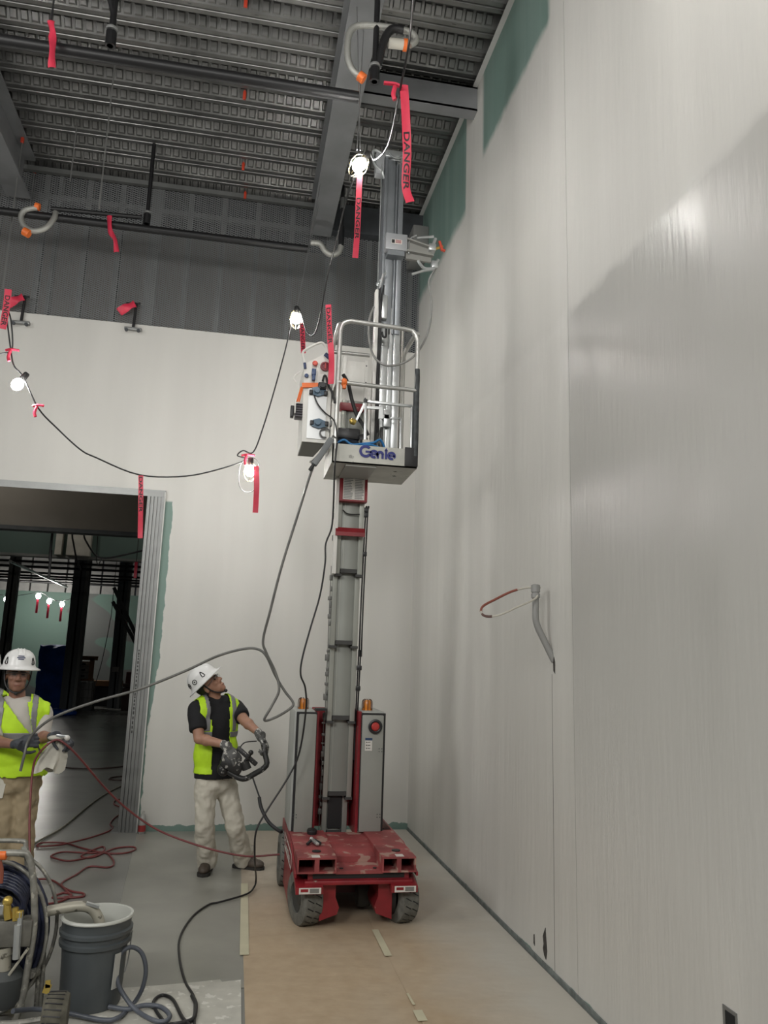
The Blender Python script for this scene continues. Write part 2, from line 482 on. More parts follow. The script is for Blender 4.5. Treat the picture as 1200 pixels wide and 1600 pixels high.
ce = bpy.data.objects.new('ceiling', None); COL.objects.link(ce); ce.location = (0, 0, ZD); struct(ce, 'corrugated galvanised metal roof deck'); ce['category'] = 'ceiling'
d0 = None
ys = [8.02 - PITCH * 3 * (k + 1) for k in range(14)]
for y in ys:
    if d0 is None:
        d0 = deck_mesh().build('deck_panel', deckm, ce, smooth=False)
        for v in d0.data.vertices: v.co.z += ZD
        d0.location = (0, y, 0)
    else: copy_obj(d0, ce, (0, y, 0))
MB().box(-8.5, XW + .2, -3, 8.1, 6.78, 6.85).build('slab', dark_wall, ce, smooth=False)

# steel beam running to the back wall, and the short channel from it to the right wall
def ibeam(x0, x1, y0, y1, zb, zt, tf=.025, tw=.02):
    mb = MB(); mb.box(x0, x1, y0, y1, zb, zb + tf); mb.box(x0, x1, y0, y1, zt - tf, zt)
    xm = (x0 + x1) / 2; mb.box(xm - tw / 2, xm + tw / 2, y0, y1, zb, zt); return mb
tag(ibeam(.50, .735, .2, 7.86, 6.20, ZD).build('roof_beam', steel_grey, smooth=False), 'long grey steel roof beam above the lift', 'beam', kind='structure')
mb = MB(); mb.box(.74, XW, 5.80, 5.83, 6.38, 6.62); mb.box(.74, XW, 5.80, 5.92, 6.38, 6.40); mb.box(.74, XW, 5.80, 5.92, 6.60, 6.62)
tag(mb.build('steel_channel', steel_grey, smooth=False), 'short grey steel channel between the roof beam and the right wall', 'channel', kind='structure')
mb = MB(); mb.box(.76, XW, 7.86, 7.98, 6.30, 6.62); mb.box(.62, XW, 7.84, 8.0, 6.28, 6.31)
tag(mb.build('edge_girder', dark_steel, smooth=False), 'dark steel girder end above the mesh by the right wall', 'girder', kind='structure')
mb = MB(); mb.box(1.60, XW, 7.55, 7.9, 5.95, 6.30, .01)
tag(mb.build('duct_box', M('dull duct', (.22, .22, .21), .6, .2)), 'small grey metal box under the girder in the upper corner', 'duct')
# sloping grey brace at the far left, under the deck
xe = onf(26, 262, 6.2).x
tag(ibeam(xe - .235, xe, .2, 7.86, 6.20, ZD).build('roof_beam', steel_grey, smooth=False), 'grey steel roof beam at the far left frame edge', 'beam', kind='structure')

# ---- expanded metal above the back wall
def mesh_panel(w, h, lw=.048, sw=.023):
    mb = MB(); t = .0026
    nx = int(w / lw); nz = int(h / sw)
    def strand(a, b):
        d = (b - a).normalized(); n = V((-d.z, 0, d.x)) * t; dp = V((0, .004, 0))
        mb.add([a - n, b - n, b + n, a + n, a - n + dp, b - n + dp, b + n + dp, a + n + dp], [(0, 1, 2, 3), (7, 6, 5, 4), (0, 4, 5, 1), (3, 2, 6, 7)])
    for i in range(nx):
        for k in range(nz):
            x, z = i * lw, k * sw
            L_, R2, T, B = V((x, 0, z + sw / 2)), V((x + lw, 0, z + sw / 2)), V((x + lw / 2, 0, z + sw)), V((x + lw / 2, 0, z))
            strand(L_, T); strand(T, R2); strand(R2, B); strand(B, L_)
    return mb
ms = thing('mesh_partition', (0, YB + .04, 4.975), 'expanded metal mesh partition above the white back wall', 'mesh screen'); ms['kind'] = 'structure'
mesh_m = M('grey expanded metal', (.27, .28, .285), .5, .4)
z0, hh = 4.975, 1.60
pw = 1.20
p0_ = mesh_panel(pw, hh).build('mesh_panel', mesh_m, ms, smooth=False)
for v in p0_.data.vertices: v.co += V((0, YB + .04, 4.975))
p0_.location = (XW - pw, 0, 0)
p0_['kind'] = 'stuff'
for k in range(1, 4): copy_obj(p0_, ms, (XW - pw * (k + 1), 0, 0))
stud_m = M('partition stud', (.17, .175, .17), .5, .3, var=.1)
s0 = None
for px, w in ((52, .05), (74, .04), (122, .05), (176, .05), (232, .12), (286, .05), (340, .05), (395, .05), (450, .05), (515, .12), (575, .05), (640, .05)):
    x = at(px, 470, YB + .06).x
    mb = MB(); mb.box(x - w / 2, x + w / 2, YB + .055, YB + .14, z0, z0 + hh); mb.build('stud', stud_m, ms, smooth=False)
for z in (6.30,): MB().box(-3.1, XW, YB + .06, YB + .12, z, z + .06).build('rail', stud_m, ms, smooth=False)
MB().box(-2.55, .55, YB + .0, YB + .05, z0 + hh, z0 + hh + .05).build('top_track', stud_m, ms, smooth=False)

# ---- rooms behind the opening
mb = MB(); mb.box(-10, XW, 9.5, 9.62, 3.03, 6.9); mb.box(.3, XW, 9.5, 9.62, 0, 3.03)
struct(mb.build('wall_corridor', soffit, origin=WORLD0, smooth=False))
mb = MB(); mb.box(-10, .3, 9.47, 9.64, 2.985, 3.03); struct(mb.build('trim_2', dark_steel, origin=WORLD0, smooth=False))
gw = mat_green_wall()
mb = MB(); mb.box(-12, .5, 12.0, 12.12, 3.0, 5.0)
struct(mb.build('wall_green_header', M('green board', (.10, .15, .135), .7, var=.06, vscale=.8), origin=WORLD0, smooth=False))
mb = MB(); mb.box(-12, .5, 11.97, 12.15, 2.965, 3.0); struct(mb.build('trim_3', stud_m, origin=WORLD0, smooth=False))
for a, b in ((87, 97), (105, 142)):
    x0, x1 = at(a, 850, 11.9).x, at(b, 850, 11.9).x
    struct(MB().box(x0, x1, 11.88, 11.995, 3.0, 5.0).build('trim_4', light_stud, origin=WORLD0, smooth=False))
mb = MB(); mb.box(-14, XW, 28.5, 28.7, 0, 3.62)
wf = struct(mb.build('wall_far', gw, origin=WORLD0, smooth=False))
mb = MB(); x = -14
while x < 1.5: mb.box(x, x + .52, 28.45, 28.7, 3.62, 7.0); x += .58
struct(mb.build('wall_far_upper', M('pale corrugated panel', (.30, .30, .29), .6, var=.08), origin=WORLD0, smooth=False))
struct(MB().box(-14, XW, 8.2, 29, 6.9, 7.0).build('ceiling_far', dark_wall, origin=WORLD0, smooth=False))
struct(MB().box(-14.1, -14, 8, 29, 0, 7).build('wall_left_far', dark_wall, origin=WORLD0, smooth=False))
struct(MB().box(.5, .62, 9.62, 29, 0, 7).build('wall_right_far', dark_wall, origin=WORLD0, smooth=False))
# ------------------------------------------------------------------ string lights, danger tape, pipes, rods
bulb_m = M('lit bulb', (1.0, .98, .94), .3, emit=BULB)
cord_m = M('black cord', (.015, .015, .016), .5)
guard_m = M('yellowed wire guard', (.55, .45, .20), .4, .3)
sock_m = M('black socket', (.02, .02, .02), .5)
tape_m = M('red danger tape', (.62, .035, .075), .45, var=.12, vscale=9, trans=0.0)
tape_ink = M('black tape print', (.012, .01, .012), .5)
rod_wire = M('thin wire', (.25, .25, .25), .4, .5)
orange_m = M('orange plastic', (.80, .17, .03), .45, var=.1)

def lamp(c, parent, down=(0, 0, -1), guard=True, r=.042, emit_mat=None):
    c = V(c); d = V(down).normalized()
    sk = MB().lathe([(.0, -.11), (.016, -.11), (.022, -.10), (.024, -.05), (.020, -.035)], c, axis=d, n=14).build('socket', sock_m, parent)
    b = MB().lathe([(0, r * 1.3), (r * .55, r * 1.12), (r * .9, r * .6), (r, 0), (r * .85, -r * .5), (r * .5, -r * .95), (.018, -r * 1.15)], c, axis=d, n=16).build('bulb', emit_mat or bulb_m, sk)
    if guard:
        mb = MB(); u, w, dd = basis(d)
        for i in range(6):
            a = PI * i / 3; q = u * math.cos(a) + w * math.sin(a)
            mb.tube([c - d * .06 + q * .026, c - d * .02 + q * .055, c + d * .05 + q * .052, c + d * .095 + q * .015], .0018, n=5, k=4)
        mb.tube([c + d * .01 + (u * math.cos(2 * PI * i / 12) + w * math.sin(2 * PI * i / 12)) * .058 for i in range(12)], .0018, n=5, k=2, closed=True)
        mb.build('wire_guard', guard_m, sk)
    return sk

def tape(label, pts, width, lead='DANGER', start=.1, ratio=None, parent=None, mat=None, twist=0.0, phase=0.0, group=None, flip=False, fold=0.0):
    """a strip of barrier tape hanging along pts; print runs down its length"""
    P = spline(pts, 8); n = len(P)
    L_ = [0]
    for i in range(1, n): L_.append(L_[-1] + (P[i] - P[i - 1]).length)
    tot = L_[-1]
    view = V((P[0].x * .5, P[0].y, 0)).normalized() * -1.0
    S = []; Nn = []
    for i in range(n):
        t = (P[min(i + 1, n - 1)] - P[max(i - 1, 0)]).normalized()
        s_ = view.cross(t).normalized()
        a = phase + twist * math.sin(i / n * 7.0)
        nn = t.cross(s_).normalized()
        s2 = s_ * math.cos(a) + nn * math.sin(a)
        S.append(s2); Nn.append(t.cross(s2).normalized())
    for i in range(n):
        if Nn[i].dot(view) < 0: Nn[i] = -Nn[i]
    vs, fs = [], []
    for i in range(n):
        for v_ in (-.5, -.17, .17, .5):
            bow = Nn[i] * (fold * width * (.25 - v_ * v_))
            vs.append(P[i] + S[i] * (v_ * width) + bow + Nn[i] * .0006)
        for v_ in (.5, .17, -.17, -.5):
            bow = Nn[i] * (fold * width * (.25 - v_ * v_))
            vs.append(P[i] + S[i] * (v_ * width) + bow - Nn[i] * .0006)
    for i in range(n - 1):
        a, b = i * 8, (i + 1) * 8
        fs += [(a + j, a + (j + 1) % 8, b + (j + 1) % 8, b + j) for j in range(8)]
    fs += [tuple(range(8))[::-1], tuple(range((n - 1) * 8, n * 8))]
    mb = MB(); mb.add(vs, fs)
    strip = mb.build('danger_tape' if parent is None else 'danger_tape', mat or tape_m, parent, ang=70)
    if parent is None: tag(strip, label, 'tape', group or 'strips of red barrier tape hung on the lights and pipes')
    # print
    tv, tf, TW, TH = text_mesh('DANGER', .02)
    def pos(u, v_):
        u = max(0, min(tot - 1e-5, u)); i = 0
        while i < n - 2 and L_[i + 1] < u: i += 1
        f = (u - L_[i]) / max(1e-6, L_[i + 1] - L_[i])
        p = P[i].lerp(P[i + 1], f); s2 = S[i].lerp(S[i + 1], f); nn = Nn[i].lerp(Nn[i + 1], f)
        return p + s2 * (v_ * width) + nn * (.0022 + fold * width * (.25 - v_ * v_))
    lh = .72; word = width * lh * (TW / TH) * (ratio or 1.0) * .84; u0 = start * tot; mt = MB(); k = 0
    while u0 + word < tot * 1.02 and k < 6:
        mt.add([pos(u0 + p.x / TW * word, -lh / 2 + p.y / TH * lh) for p in tv], tf); u0 += word * 1.35; k += 1
    if k: mt.build('print', tape_ink, strip, smooth=False)
    return strip

# ---- the string of work lights across the room
B1, B2, B3, B4 = at(562, 257, 4.4), at(463, 497, 6.45), at(391, 735, 6.5), at(28, 600, 6.0)
sl = thing('string_light', (B3.x, B3.y, B3.z - .1), 'black string of bare work lights sagging across the back wall', 'string light', 'temporary string lights')
lamp(B1, sl, (-.5, 0, -.8)); lamp(B2, sl); lamp(B3, sl); lamp(B4, sl, (-.5, 0, -.8), guard=False)
up = V((0, 0, .1))
run = [at(650, -60, 2.5), at(640, 60, 3.2), at(625, 140, 3.5), at(607, 225, 4.1), at(585, 250, 4.35), B1 + V((.05, 0, .09)), at(545, 300, 4.6), at(525, 380, 5.2), at(512, 430, 5.7), at(495, 515, 6.2), at(480, 520, 6.35), B2 + up, at(445, 550, 6.5), at(430, 605, 6.5), at(412, 665, 6.5), at(396, 706, 6.5), at(380, 704, 6.5), at(371, 712, 6.5), at(385, 718, 6.5), at(350, 731, 6.5),
       at(290, 744, 6.45), at(218, 742, 6.35), at(150, 715, 6.25), at(125, 702, 6.2), at(90, 670, 6.15), at(60, 638, 6.05), B4 + V((.03, 0, .06)), at(22, 572, 6.0), at(17, 548, 6.0), at(11, 500, 6.0), at(10, 480, 6.0)]
MB().tube(run, .006, n=6, k=5).build('cord', cord_m, sl, ang=70)
MB().tube([at(10, 480, 6.0), at(17, 500, 6.0), at(19, 545, 6.0), at(5, 552, 6.0), at(-30, 556, 6.0)], .006, n=6).build('cord', cord_m, sl, ang=70)
mb = MB(); mb.tube([B3 + V((-.09, -.01, .0)), B3 + V((-.08, 0, -.14)), B3 + V((-.02, 0, -.19)), B3 + V((.05, 0, -.15)), B3 + V((.07, 0, .04)), B3 + V((.02, 0, .11)), B3 + V((-.06, 0, .08))], .0035, n=5, closed=True)
mb.build('hanging_loop', cord_m, sl)
for a_, b_ in ((B1 + V((0, 0, .1)), V((B1.x - .02, 4.75, 6.2))), (B1 + V((-.02, 0, .1)), V((B1.x + .06, 4.95, 6.2))), (B2 + up, V((.52, 6.9, 6.2))), (B2 + up, V((.54, 7.2, 6.2)))):
    MB().cyl(a_, b_, .0028, n=5).build('support_wire', rod_wire, sl)
# ties of tape round the cord
def tie(c, dx, mat=tape_m, parent=sl):
    c = V(c); mb = MB()
    mb.tube([c + V((-dx * .6, -.008, .0)), c + V((0, -.01, .012)), c + V((dx, -.008, .01))], .010, n=5, k=4)
    mb.tube([c + V((0, -.01, .0)), c + V((-.01, -.01, -.05)), c + V((.0, -.01, -.08))], .012, n=5, k=3)
    return mb.build('tape_tie', mat, parent)
tie(at(17, 549, 5.99), .06); tie(at(58, 636, 6.04), .05); tie(at(385, 713, 6.48), .07)
# the continuation of the string, over and behind the camera
sl2 = thing('string_light', (.85, 1.9, 4.7), 'string of bare work lights running overhead towards the camera', 'string light', 'temporary string lights')
for c in ((.85, 2.0, 4.9), (-1.3, .4, 4.7), (-2.75, 3.0, 4.7)): lamp(c, sl2, guard=False)
MB().tube([at(650, -60, 2.5), V((.85, 2.0, 5.0)), V((0, 1.0, 4.7)), V((-1.3, .4, 4.8)), V((-2.2, 1.6, 4.6)), V((-2.75, 3.0, 4.8))], .006, n=6).build('cord', cord_m, sl2, ang=70)

# ---- danger tapes
tape('longest red danger tape, hanging beside the top of the silver mast', [at(631, 133, 3.5), at(634, 180, 3.5), at(636, 240, 3.5), at(634, 290, 3.5), at(641, 316, 3.48)], .044, ratio=2.3, start=.40, twist=.2, fold=.3)
tie(at(617, 137, 3.5), -.06, parent=sl)
tape('red danger tape hanging straight under the topmost lit bulb', [at(562, 270, 4.4), at(560, 320, 4.4), at(558, 365, 4.4), at(555, 403, 4.4)], .036, ratio=2.4, start=.30, twist=.15)
tape('red danger tape hanging from the bulb above the white control cabinet', [at(472, 505, 6.4), at(473, 530, 6.38), at(474, 552, 6.35)], .042, ratio=1.9, start=.02, twist=.2)
tape('red danger tape tied to the lift rail over the white cabinet', [at(513, 476, 5.22), at(515, 520, 5.22), at(518, 560, 5.22), at(517, 600, 5.22)], .042, ratio=2.0, start=.04, twist=.45, phase=.2)
tape('red danger tape hanging from the caged bulb on the sagging string', [at(400, 728, 6.46), at(401, 760, 6.46), at(399, 801, 6.46)], .046, ratio=2.0, start=.38, twist=.2)
tape('red danger tape hanging from the lowest sag, in front of the door header', [at(220, 743, 6.3), at(220, 780, 6.3), at(219, 841, 6.3)], .038, ratio=2.3, start=.02, twist=.3)
tape('weathered red danger tape at the left frame edge above the wall top', [at(13, 452, 5.98), at(10, 480, 5.98), at(4, 514, 5.98)], .05, ratio=1.5, start=.16, twist=.1)
# ---- sprinkler pipes
def pipe_thing(name, label, p0, p1, r):
    t = thing(name, tuple((p0 + p1) / 2), label, 'pipe', 'black sprinkler pipes under the deck')
    MB().cyl(p0, p1, r, n=16).build('pipe', black_pipe, t)
    return t
ZP = 5.72
ZA = 5.30
a, b = onf(-60, 53, ZA), onf(545, 131, ZA)
pa = pipe_thing('sprinkler_pipe', 'upper black sprinkler pipe crossing under the metal deck', a, V((b.x + .08, a.y, ZA)), .038)
YP = a.y
a2, b2 = onf(-60, 322, ZP), onf(485, 379, ZP)
pb = pipe_thing('sprinkler_pipe', 'lower black sprinkler pipe in front of the mesh', a2, V((b2.x, a2.y, ZP)), .038)
YQ = a2.y
for t, Y, pxs in ((pa, YP, (172, 585)), (pb, YQ, (229,))):
    for px in pxs:
        py = {172: 72, 585: 128, 229: 350}[px]
        q = at(px, py, Y)
        mb = MB(); top = {172: 6.655, 585: 6.195, 229: 6.655}[px]
        mb.cyl(q, V((q.x, q.y, top)), .020, n=12); mb.cyl(q, V((q.x, q.y, q.z + .10)), .034, n=12); mb.build('riser', black_pipe, t)
        MB().lathe([(.036, 0), (.039, .01), (.036, .02)], V((q.x, q.y, q.z + .11)), n=14).build('clamp_ring', galv, t)
q = at(172, 72, YP)
MB().tube([V((q.x, q.y, q.z + .14)), V((q.x + .0, q.y, q.z + .22)), V((q.x - .06, q.y - .02, q.z + .38)), V((q.x - .22, q.y - .05, q.z + .46))], .018, n=10).build('branch_pipe', black_pipe, pa)
flex_m = M('braided flexible hose', (.40, .40, .37), .45, .5, bump=.4, bscale=150)
q = at(585, 128, YP)
MB().tube([q + V((.02, 0, .12)), q + V((.05, -.02, .30)), q + V((.10, -.03, .40)), q + V((.18, -.03, .41))], .028, n=10).build('branch_pipe', black_pipe, pa)
MB().cyl(at(607, 67, YP), at(634, 70, YP), .034, n=14).build('coupling', M('pale plastic', (.5, .48, .42), .5), pa)
MB().cyl(at(630, 70, YP), at(637, 71, YP), .04, n=14).build('cap', orange_m, pa)
MB().tube([at(640, 71, YP), at(650, 63, YP), at(640, 50, YP), at(600, 42, YP), at(562, 40, YP), at(546, 52, YP), at(543, 85, YP), at(550, 108, YP), at(565, 121, YP)], .022, n=10).build('flexible_hose', flex_m, pa)
MB().cyl(at(561, 118, YP), at(569, 124, YP), .034, n=12).build('cap', orange_m, pa)
# lower pipe: flexible drop with orange cap at the left, and at the right end
MB().tube([at(87, 330, YQ - .02), at(85, 340, YQ - .05), at(72, 356, YQ - .08), at(52, 361, YQ - .08), at(37, 352, YQ - .06), at(33, 338, YQ - .05), at(40, 328, YQ - .05), at(58, 325, YQ - .05)], .026, n=10).build('flexible_hose', flex_m, pb)
MB().cyl(at(37, 361, YQ - .09), at(46, 366, YQ - .09), .04, n=12).build('cap', orange_m, pb)
MB().cyl(at(55, 322, YQ - .05), at(62, 324, YQ - .05), .035, n=12).build('cap', orange_m, pb)
MB().cyl(at(80, 326, YQ - .04), at(222, 340, YQ - .04), .022, n=10).build('side_pipe', black_pipe, pb)
MB().tube([at(485, 379, YQ), at(500, 381, YQ), at(508, 392, YQ), at(518, 398, YQ), at(529, 394, YQ), at(533, 384, YQ)], .030, n=10).build('flexible_hose', flex_m, pb)
mb = MB(); mb.cyl(at(533, 385, YQ), at(536, 290, YQ), .020, n=10); mb.cyl(at(533, 385, YQ), at(534, 355, YQ), .03, n=10); mb.build('riser', black_pipe, pb)
MB().cyl(at(535, 326, YQ), at(535.5, 310, YQ), .026, n=10).build('coupling', galv, pb)

tb_ = tape('short red tape bundle on a hanger near the upper left pipe', [at(80, 33, 4.4), at(82, 60, 4.38), at(81, 106, 4.38)], .045, ratio=1.6, start=.9, mat=tape_m, twist=.9, fold=.6)
tape('short red tape wound on the lower left pipe', [at(171, 335, YQ - .045), at(172, 360, YQ - .06), at(180, 375, YQ - .06), at(182, 394, YQ - .06)], .05, ratio=1.6, start=.9, mat=tape_m, twist=.7, fold=.6)
q = at(80, 33, 4.4); MB().cyl(q, (q.x, q.y, 6.66), .006, n=6).build('hanger_wire', cord_m, tb_)
# ---- threaded hanger rods with orange end caps
rod_m = M('threaded rod', (.30, .30, .29), .4, .7)
def rod(label, p, ztop, zbot, cap=True):
    t = thing('hanger_rod', (p.x, p.y, zbot), label, 'rod', 'thin threaded rods hanging from the deck')
    MB().cyl((p.x, p.y, zbot), (p.x, p.y, ztop), .0065, n=6).build('rod', rod_m, t)
    if cap: MB().box(p.x - .015, p.x + .015, p.y - .012, p.y + .012, ztop - .08, ztop, .004).build('flag', M('red marker flag', (.55, .05, .02), .5), t)
    return t
def rod_px(label, x, y0, y1, Y, cap=True):
    Y = onf(x, y0, 6.66).y; p = at(x, y0, Y); q = at(x, y1, Y); return rod(label, p, 6.66, q.z, cap)
rod_px('threaded rod with red flag nearest the left frame edge', 36, 212, 455, 6.9)
rod_px('threaded rod with red flag above the orange capped hose', 55, 260, 400, 7.25)
rod_px('longest threaded rod, red flag just under the upper pipe', 181, 86, 330, 5.9)
rod_px('bare thin rod left of the longest threaded rod', 121, 188, 285, 7.3, False)
def flag_only(label, x, y, Y):
    p = onf(x, y, 6.60); mb = MB(); mb.box(p.x - .014, p.x + .014, p.y - .01, p.y + .01, p.z - .035, p.z + .045, .004); mb.cyl((p.x, p.y, p.z), (p.x, p.y, 6.66), .006, n=6)
    tag(mb.build('marker_flag', M('red marker flag', (.55, .05, .02), .5)), label, 'flag', 'red marker flags under the deck')
flag_only('small red flag under the deck at the top, left of the beam', 384, 5, 5.55)
flag_only('small red flag under the deck halfway along the upper pipe', 382, 150, 6.4)
flag_only('small red flag low under the deck, right of the black drop pipe', 380, 261, 7.35)
flag_only('lowest small red flag at the deck edge over the mesh', 383, 306, 7.6)
# ---- brackets on the wall top with red tape
for px, py, lab in ((208, 470, 'black bracket post with red tape on the wall top'), (33, 460, 'black bracket post on the wall top by the left edge')):
    p = at(px, py + 42, YB - .03)
    t = thing('wall_bracket', (p.x, p.y, p.z), lab, 'bracket', 'black posts bolted to the top of the back wall')
    mb = MB(); mb.cyl((p.x, p.y, p.z), (p.x + .01, p.y, p.z + .27), .014, n=10); mb.cyl((p.x - .09, p.y, p.z + .26), (p.x + .05, p.y, p.z + .27), .012, n=8); mb.build('post', black_pipe, t)
    MB().box(p.x - .085, p.x + .085, p.y - .02, p.y + .02, p.z - .03, p.z + .0, .005).build('base_plate', galv, t)
    for s in (-1, 1): MB().cyl((p.x + s * .06, p.y - .02, p.z - .04), (p.x + s * .06, p.y - .04, p.z - .04), .018, n=8).build('bolt', dark_steel, t)
    tape('', [V((p.x - .0, p.y - .03, p.z + .25)), V((p.x - .08, p.y - .03, p.z + .20)), V((p.x - .15, p.y - .03, p.z + .14))], .085, start=.95, parent=t, mat=tape_m, twist=.5, fold=.5)
# ------------------------------------------------------------------ the mast lift
red = M('lift red paint', (.22, .014, .02), .42, var=.18, vscale=9, spots=((.36, .30, .24), 26, .70))
red_dusty = M('dusty red deck', (.25, .05, .05), .6, var=.3, vscale=5, spots=((.36, .22, .18), 9, .57))
red_dark = M('dark red steel', (.10, .008, .012), .45, var=.2)
grey_box = M('lift grey cover', (.265, .27, .245), .45, var=.06, vscale=4)
mast_m = M('mast aluminium', (.36, .37, .335), .4, .3, var=.06, vscale=3)
mast_in = M('mast inner face', (.275, .285, .26), .45, .25, var=.06, vscale=3)
rubber = M('worn grey tyre', (.13, .13, .115), .8, var=.25, vscale=25)
blackm = M('black rubber', (.012, .012, .013), .55)
black_pl = M('black plastic', (.018, .018, .02), .4)
placard = M('white placard', (.62, .60, .56), .5, var=.08, vscale=50)
white_m = M('white powder coat', (.66, .65, .61), .4, var=.05)
amber = M('amber lens', (.62, .21, .03), .25)
chrome = M('tube steel', (.50, .50, .48), .32, .6, var=.12, vscale=14)
LX0, LX1, LY0 = .435, 1.20, 5.06
lift = thing('mast_lift', (.82, 5.6, 0), 'red and grey electric mast lift raised high beside the right wall', 'lift')
# chassis
mb = MB()
mb.box(.70, .99, 5.55, 6.18, .09, .33)
ch = mb.build('chassis', red_dark, lift, smooth=False)
for x0, x1 in ((LX0, LX0 + .012), (LX1 - .012, LX1)):
    mb = MB(); mb.prism([(5.34, .065), (6.28, .065), (6.28, .43), (5.45, .43), (5.02, .345), (5.02, .325), (5.34, .325)], (x0, 0, 0), (0, 1, 0), (0, 0, 1), (x1 - x0, 0, 0)); mb.build('side_skirt', red, lift, smooth=False)
# white outlined name panel on the left skirt
mb = MB()
for (ya, yb, za, zb) in ((5.30, 5.98, .385, .392), (5.30, 5.98, .30, .307), (5.30, 5.307, .30, .392), (5.973, 5.98, .30, .392)): mb.box(LX0 - .002, LX0, ya, yb, za, zb)
mb.build('panel_outline', placard, lift, smooth=False)
lettering('Genie', (LX0 - .003, 5.90, .315), (0, -1, 0), (0, 0, 1), .06, placard, lift, bold=.02, width=.5)
# fork pockets
for x0, x1 in ((.449, .690), (.972, 1.186)):
    mb = MB(); t = .010; y0, y1 = 5.02, 5.80; z0, z1 = .345, .435
    mb.box(x0, x1, y0, y1, z1 - t, z1); mb.box(x0, x1, y0, y1, z0, z0 + t); mb.box(x0, x0 + t, y0, y1, z0 + t, z1 - t); mb.box(x1 - t, x1, y0, y1, z0 + t, z1 - t)
    xm = (x0 + x1) / 2; mb.box(xm - .014, xm + .014, y0 + .001, y1, z0 + t, z1 - t); mb.box(x0 + t, xm - .014, y1 - .02, y1, z0 + t, z1 - t); mb.box(xm + .014, x1 - t, y1 - .02, y1, z0 + t, z1 - t)
    fp = mb.build('fork_pocket', red_dusty, lift, smooth=False)
    mb = MB(); mb.cyl((xm + .01, 5.18, z1), (xm + .01, 5.18, z1 + .006), .028, n=16); mb.build('cap', blackm, fp)
    mb = MB(); mb.box(x0 + .09, x0 + .14, 5.03, 5.09, z1, z1 + .001); mb.build('paper_scrap', placard, fp, smooth=False)
mb = MB(); mb.box(.69, .985, 5.04, 5.26, .335, .352); pl = mb.build('step_plate', red_dusty, lift, smooth=False)
for x in (.73, .94): MB().cyl((x, 5.1, .352), (x, 5.1, .357), .012, n=10).build('bolt', blackm, pl)
mb = MB(); mb.hexa([(.69, 5.26, .352), (.985, 5.26, .352), (.985, 5.5, .37), (.69, 5.5, .37), (.69, 5.26, .385), (.985, 5.26, .385), (.985, 5.5, .415), (.69, 5.5, .415)]); mb.build('sloped_plate', red_dusty, lift, smooth=False)
mb = MB(); mb.box(.69, .985, 5.5, 5.82, .39, .418); pl = mb.build('rear_plate', red_dusty, lift, smooth=False)
mb = MB(); mb.box(.50, 1.17, 5.03, 5.10, .275, .30, .006); mb.box(.52, 1.15, 5.06, 5.16, .30, .345); mb.build('front_beam', red, lift, ang=30)
mb = MB(); mb.box(.55, 1.12, 5.055, 5.06, .308, .335); mb.build('shadow_gap', blackm, lift, smooth=False)  # black strip in place of the shade between beam and deck
# fenders with placards
for x0, x1 in ((.445, .61), (1.03, 1.195)):
    mb = MB(); mb.hexa([(x0, 5.0, .235), (x1, 5.0, .235), (x1, 5.30, .31), (x0, 5.30, .31), (x0, 5.0, .275), (x1, 5.0, .275), (x1, 5.30, .335), (x0, 5.30, .335)]); fd = mb.build('fender', red, lift, smooth=False)
    MB().box(x0 + .02, x1 - .012, 4.996, 5.0, .238, .272).build('warning_label', placard, fd, smooth=False)
    MB().box(x0 + .03, x0 + .075, 4.994, 4.996, .25, .266).build('label_print', red, fd, smooth=False)
    MB().box(x0 + .085, x1 - .025, 4.994, 4.996, .244, .268).build('label_print', M('grey label print', (.18, .17, .16), .6), fd, smooth=False)
# wheels
def wheel(x, y, r, w, nm='wheel', steer=0.0):
    wr_ = MB(); R4 = Matrix.Rotation(math.radians(steer), 3, 'Z'); c_ = V((x, y, 0))
    def turn(m):
        m.v = [c_ + R4 @ (p - c_) for p in m.v]; return m
    wr_.lathe([(r * .55, -w / 2), (r * .88, -w / 2), (r * .97, -w * .44), (r, -w * .3), (r, w * .3), (r * .97, w * .44), (r * .88, w / 2), (r * .55, w / 2), (r * .55, -w / 2)], (x, y, r), axis=(1, 0, 0), n=32, cap=False)
    o = turn(wr_).build(nm, rubber, lift)
    mb = MB(); mb.lathe([(0, -w * .30), (r * .2, -w * .36), (r * .3, -w * .30), (r * .56, -w * .40), (r * .58, w * .4), (0, w * .4)], (x, y, r), axis=(1, 0, 0), n=24); turn(mb).build('hub', M('grey hub', (.055, .055, .05), .6, .2), o)
    mb = MB()                                                   # worn tread cuts
    for i in range(22):
        a = 2 * PI * i / 22; rr = r * 1.002
        for sgn in (-1, 1):
            c0 = V((x + sgn * w * .05, y + math.cos(a) * rr, r + math.sin(a) * rr)); a2 = a + .13 * sgn
            c1 = V((x + sgn * w * .36, y + math.cos(a2) * rr, r + math.sin(a2) * rr))
            mb.bar(c0, c1, .006, .002, up=V((0, math.cos(a), math.sin(a))))
    turn(mb).build('tread_cut', blackm, o, smooth=False)
    return o
wheel(.525, 5.225, .165, .125, steer=17); wheel(1.130, 5.225, .165, .12, steer=17)
wheel(.455, 6.10, .19, .10, 'rear_wheel'); wheel(1.165, 6.10, .19, .10, 'rear_wheel')
for x0, x1, s in ((.605, .725, 1), (.945, 1.055, -1)):
    xa, xb = (x0, x1) if s > 0 else (x1, x0)
    mb = MB(); mb.prism([(0, .055), (.6 * 0 + abs(xb - xa) * .9, .09), (abs(xb - xa), .13), (abs(xb - xa) * .8, .19), (abs(xb - xa) * .8, .27), (0, .27)], (xa, 5.10, 0), (s, 0, 0), (0, 0, 1), (0, .28, 0)); mb.build('wheel_yoke', red, lift, smooth=False)
    mb = MB(); mb.cyl((xa - s * .03, 5.235, .165), (xa, 5.235, .165), .12, n=24); mb.build('brake_drum', blackm, lift)
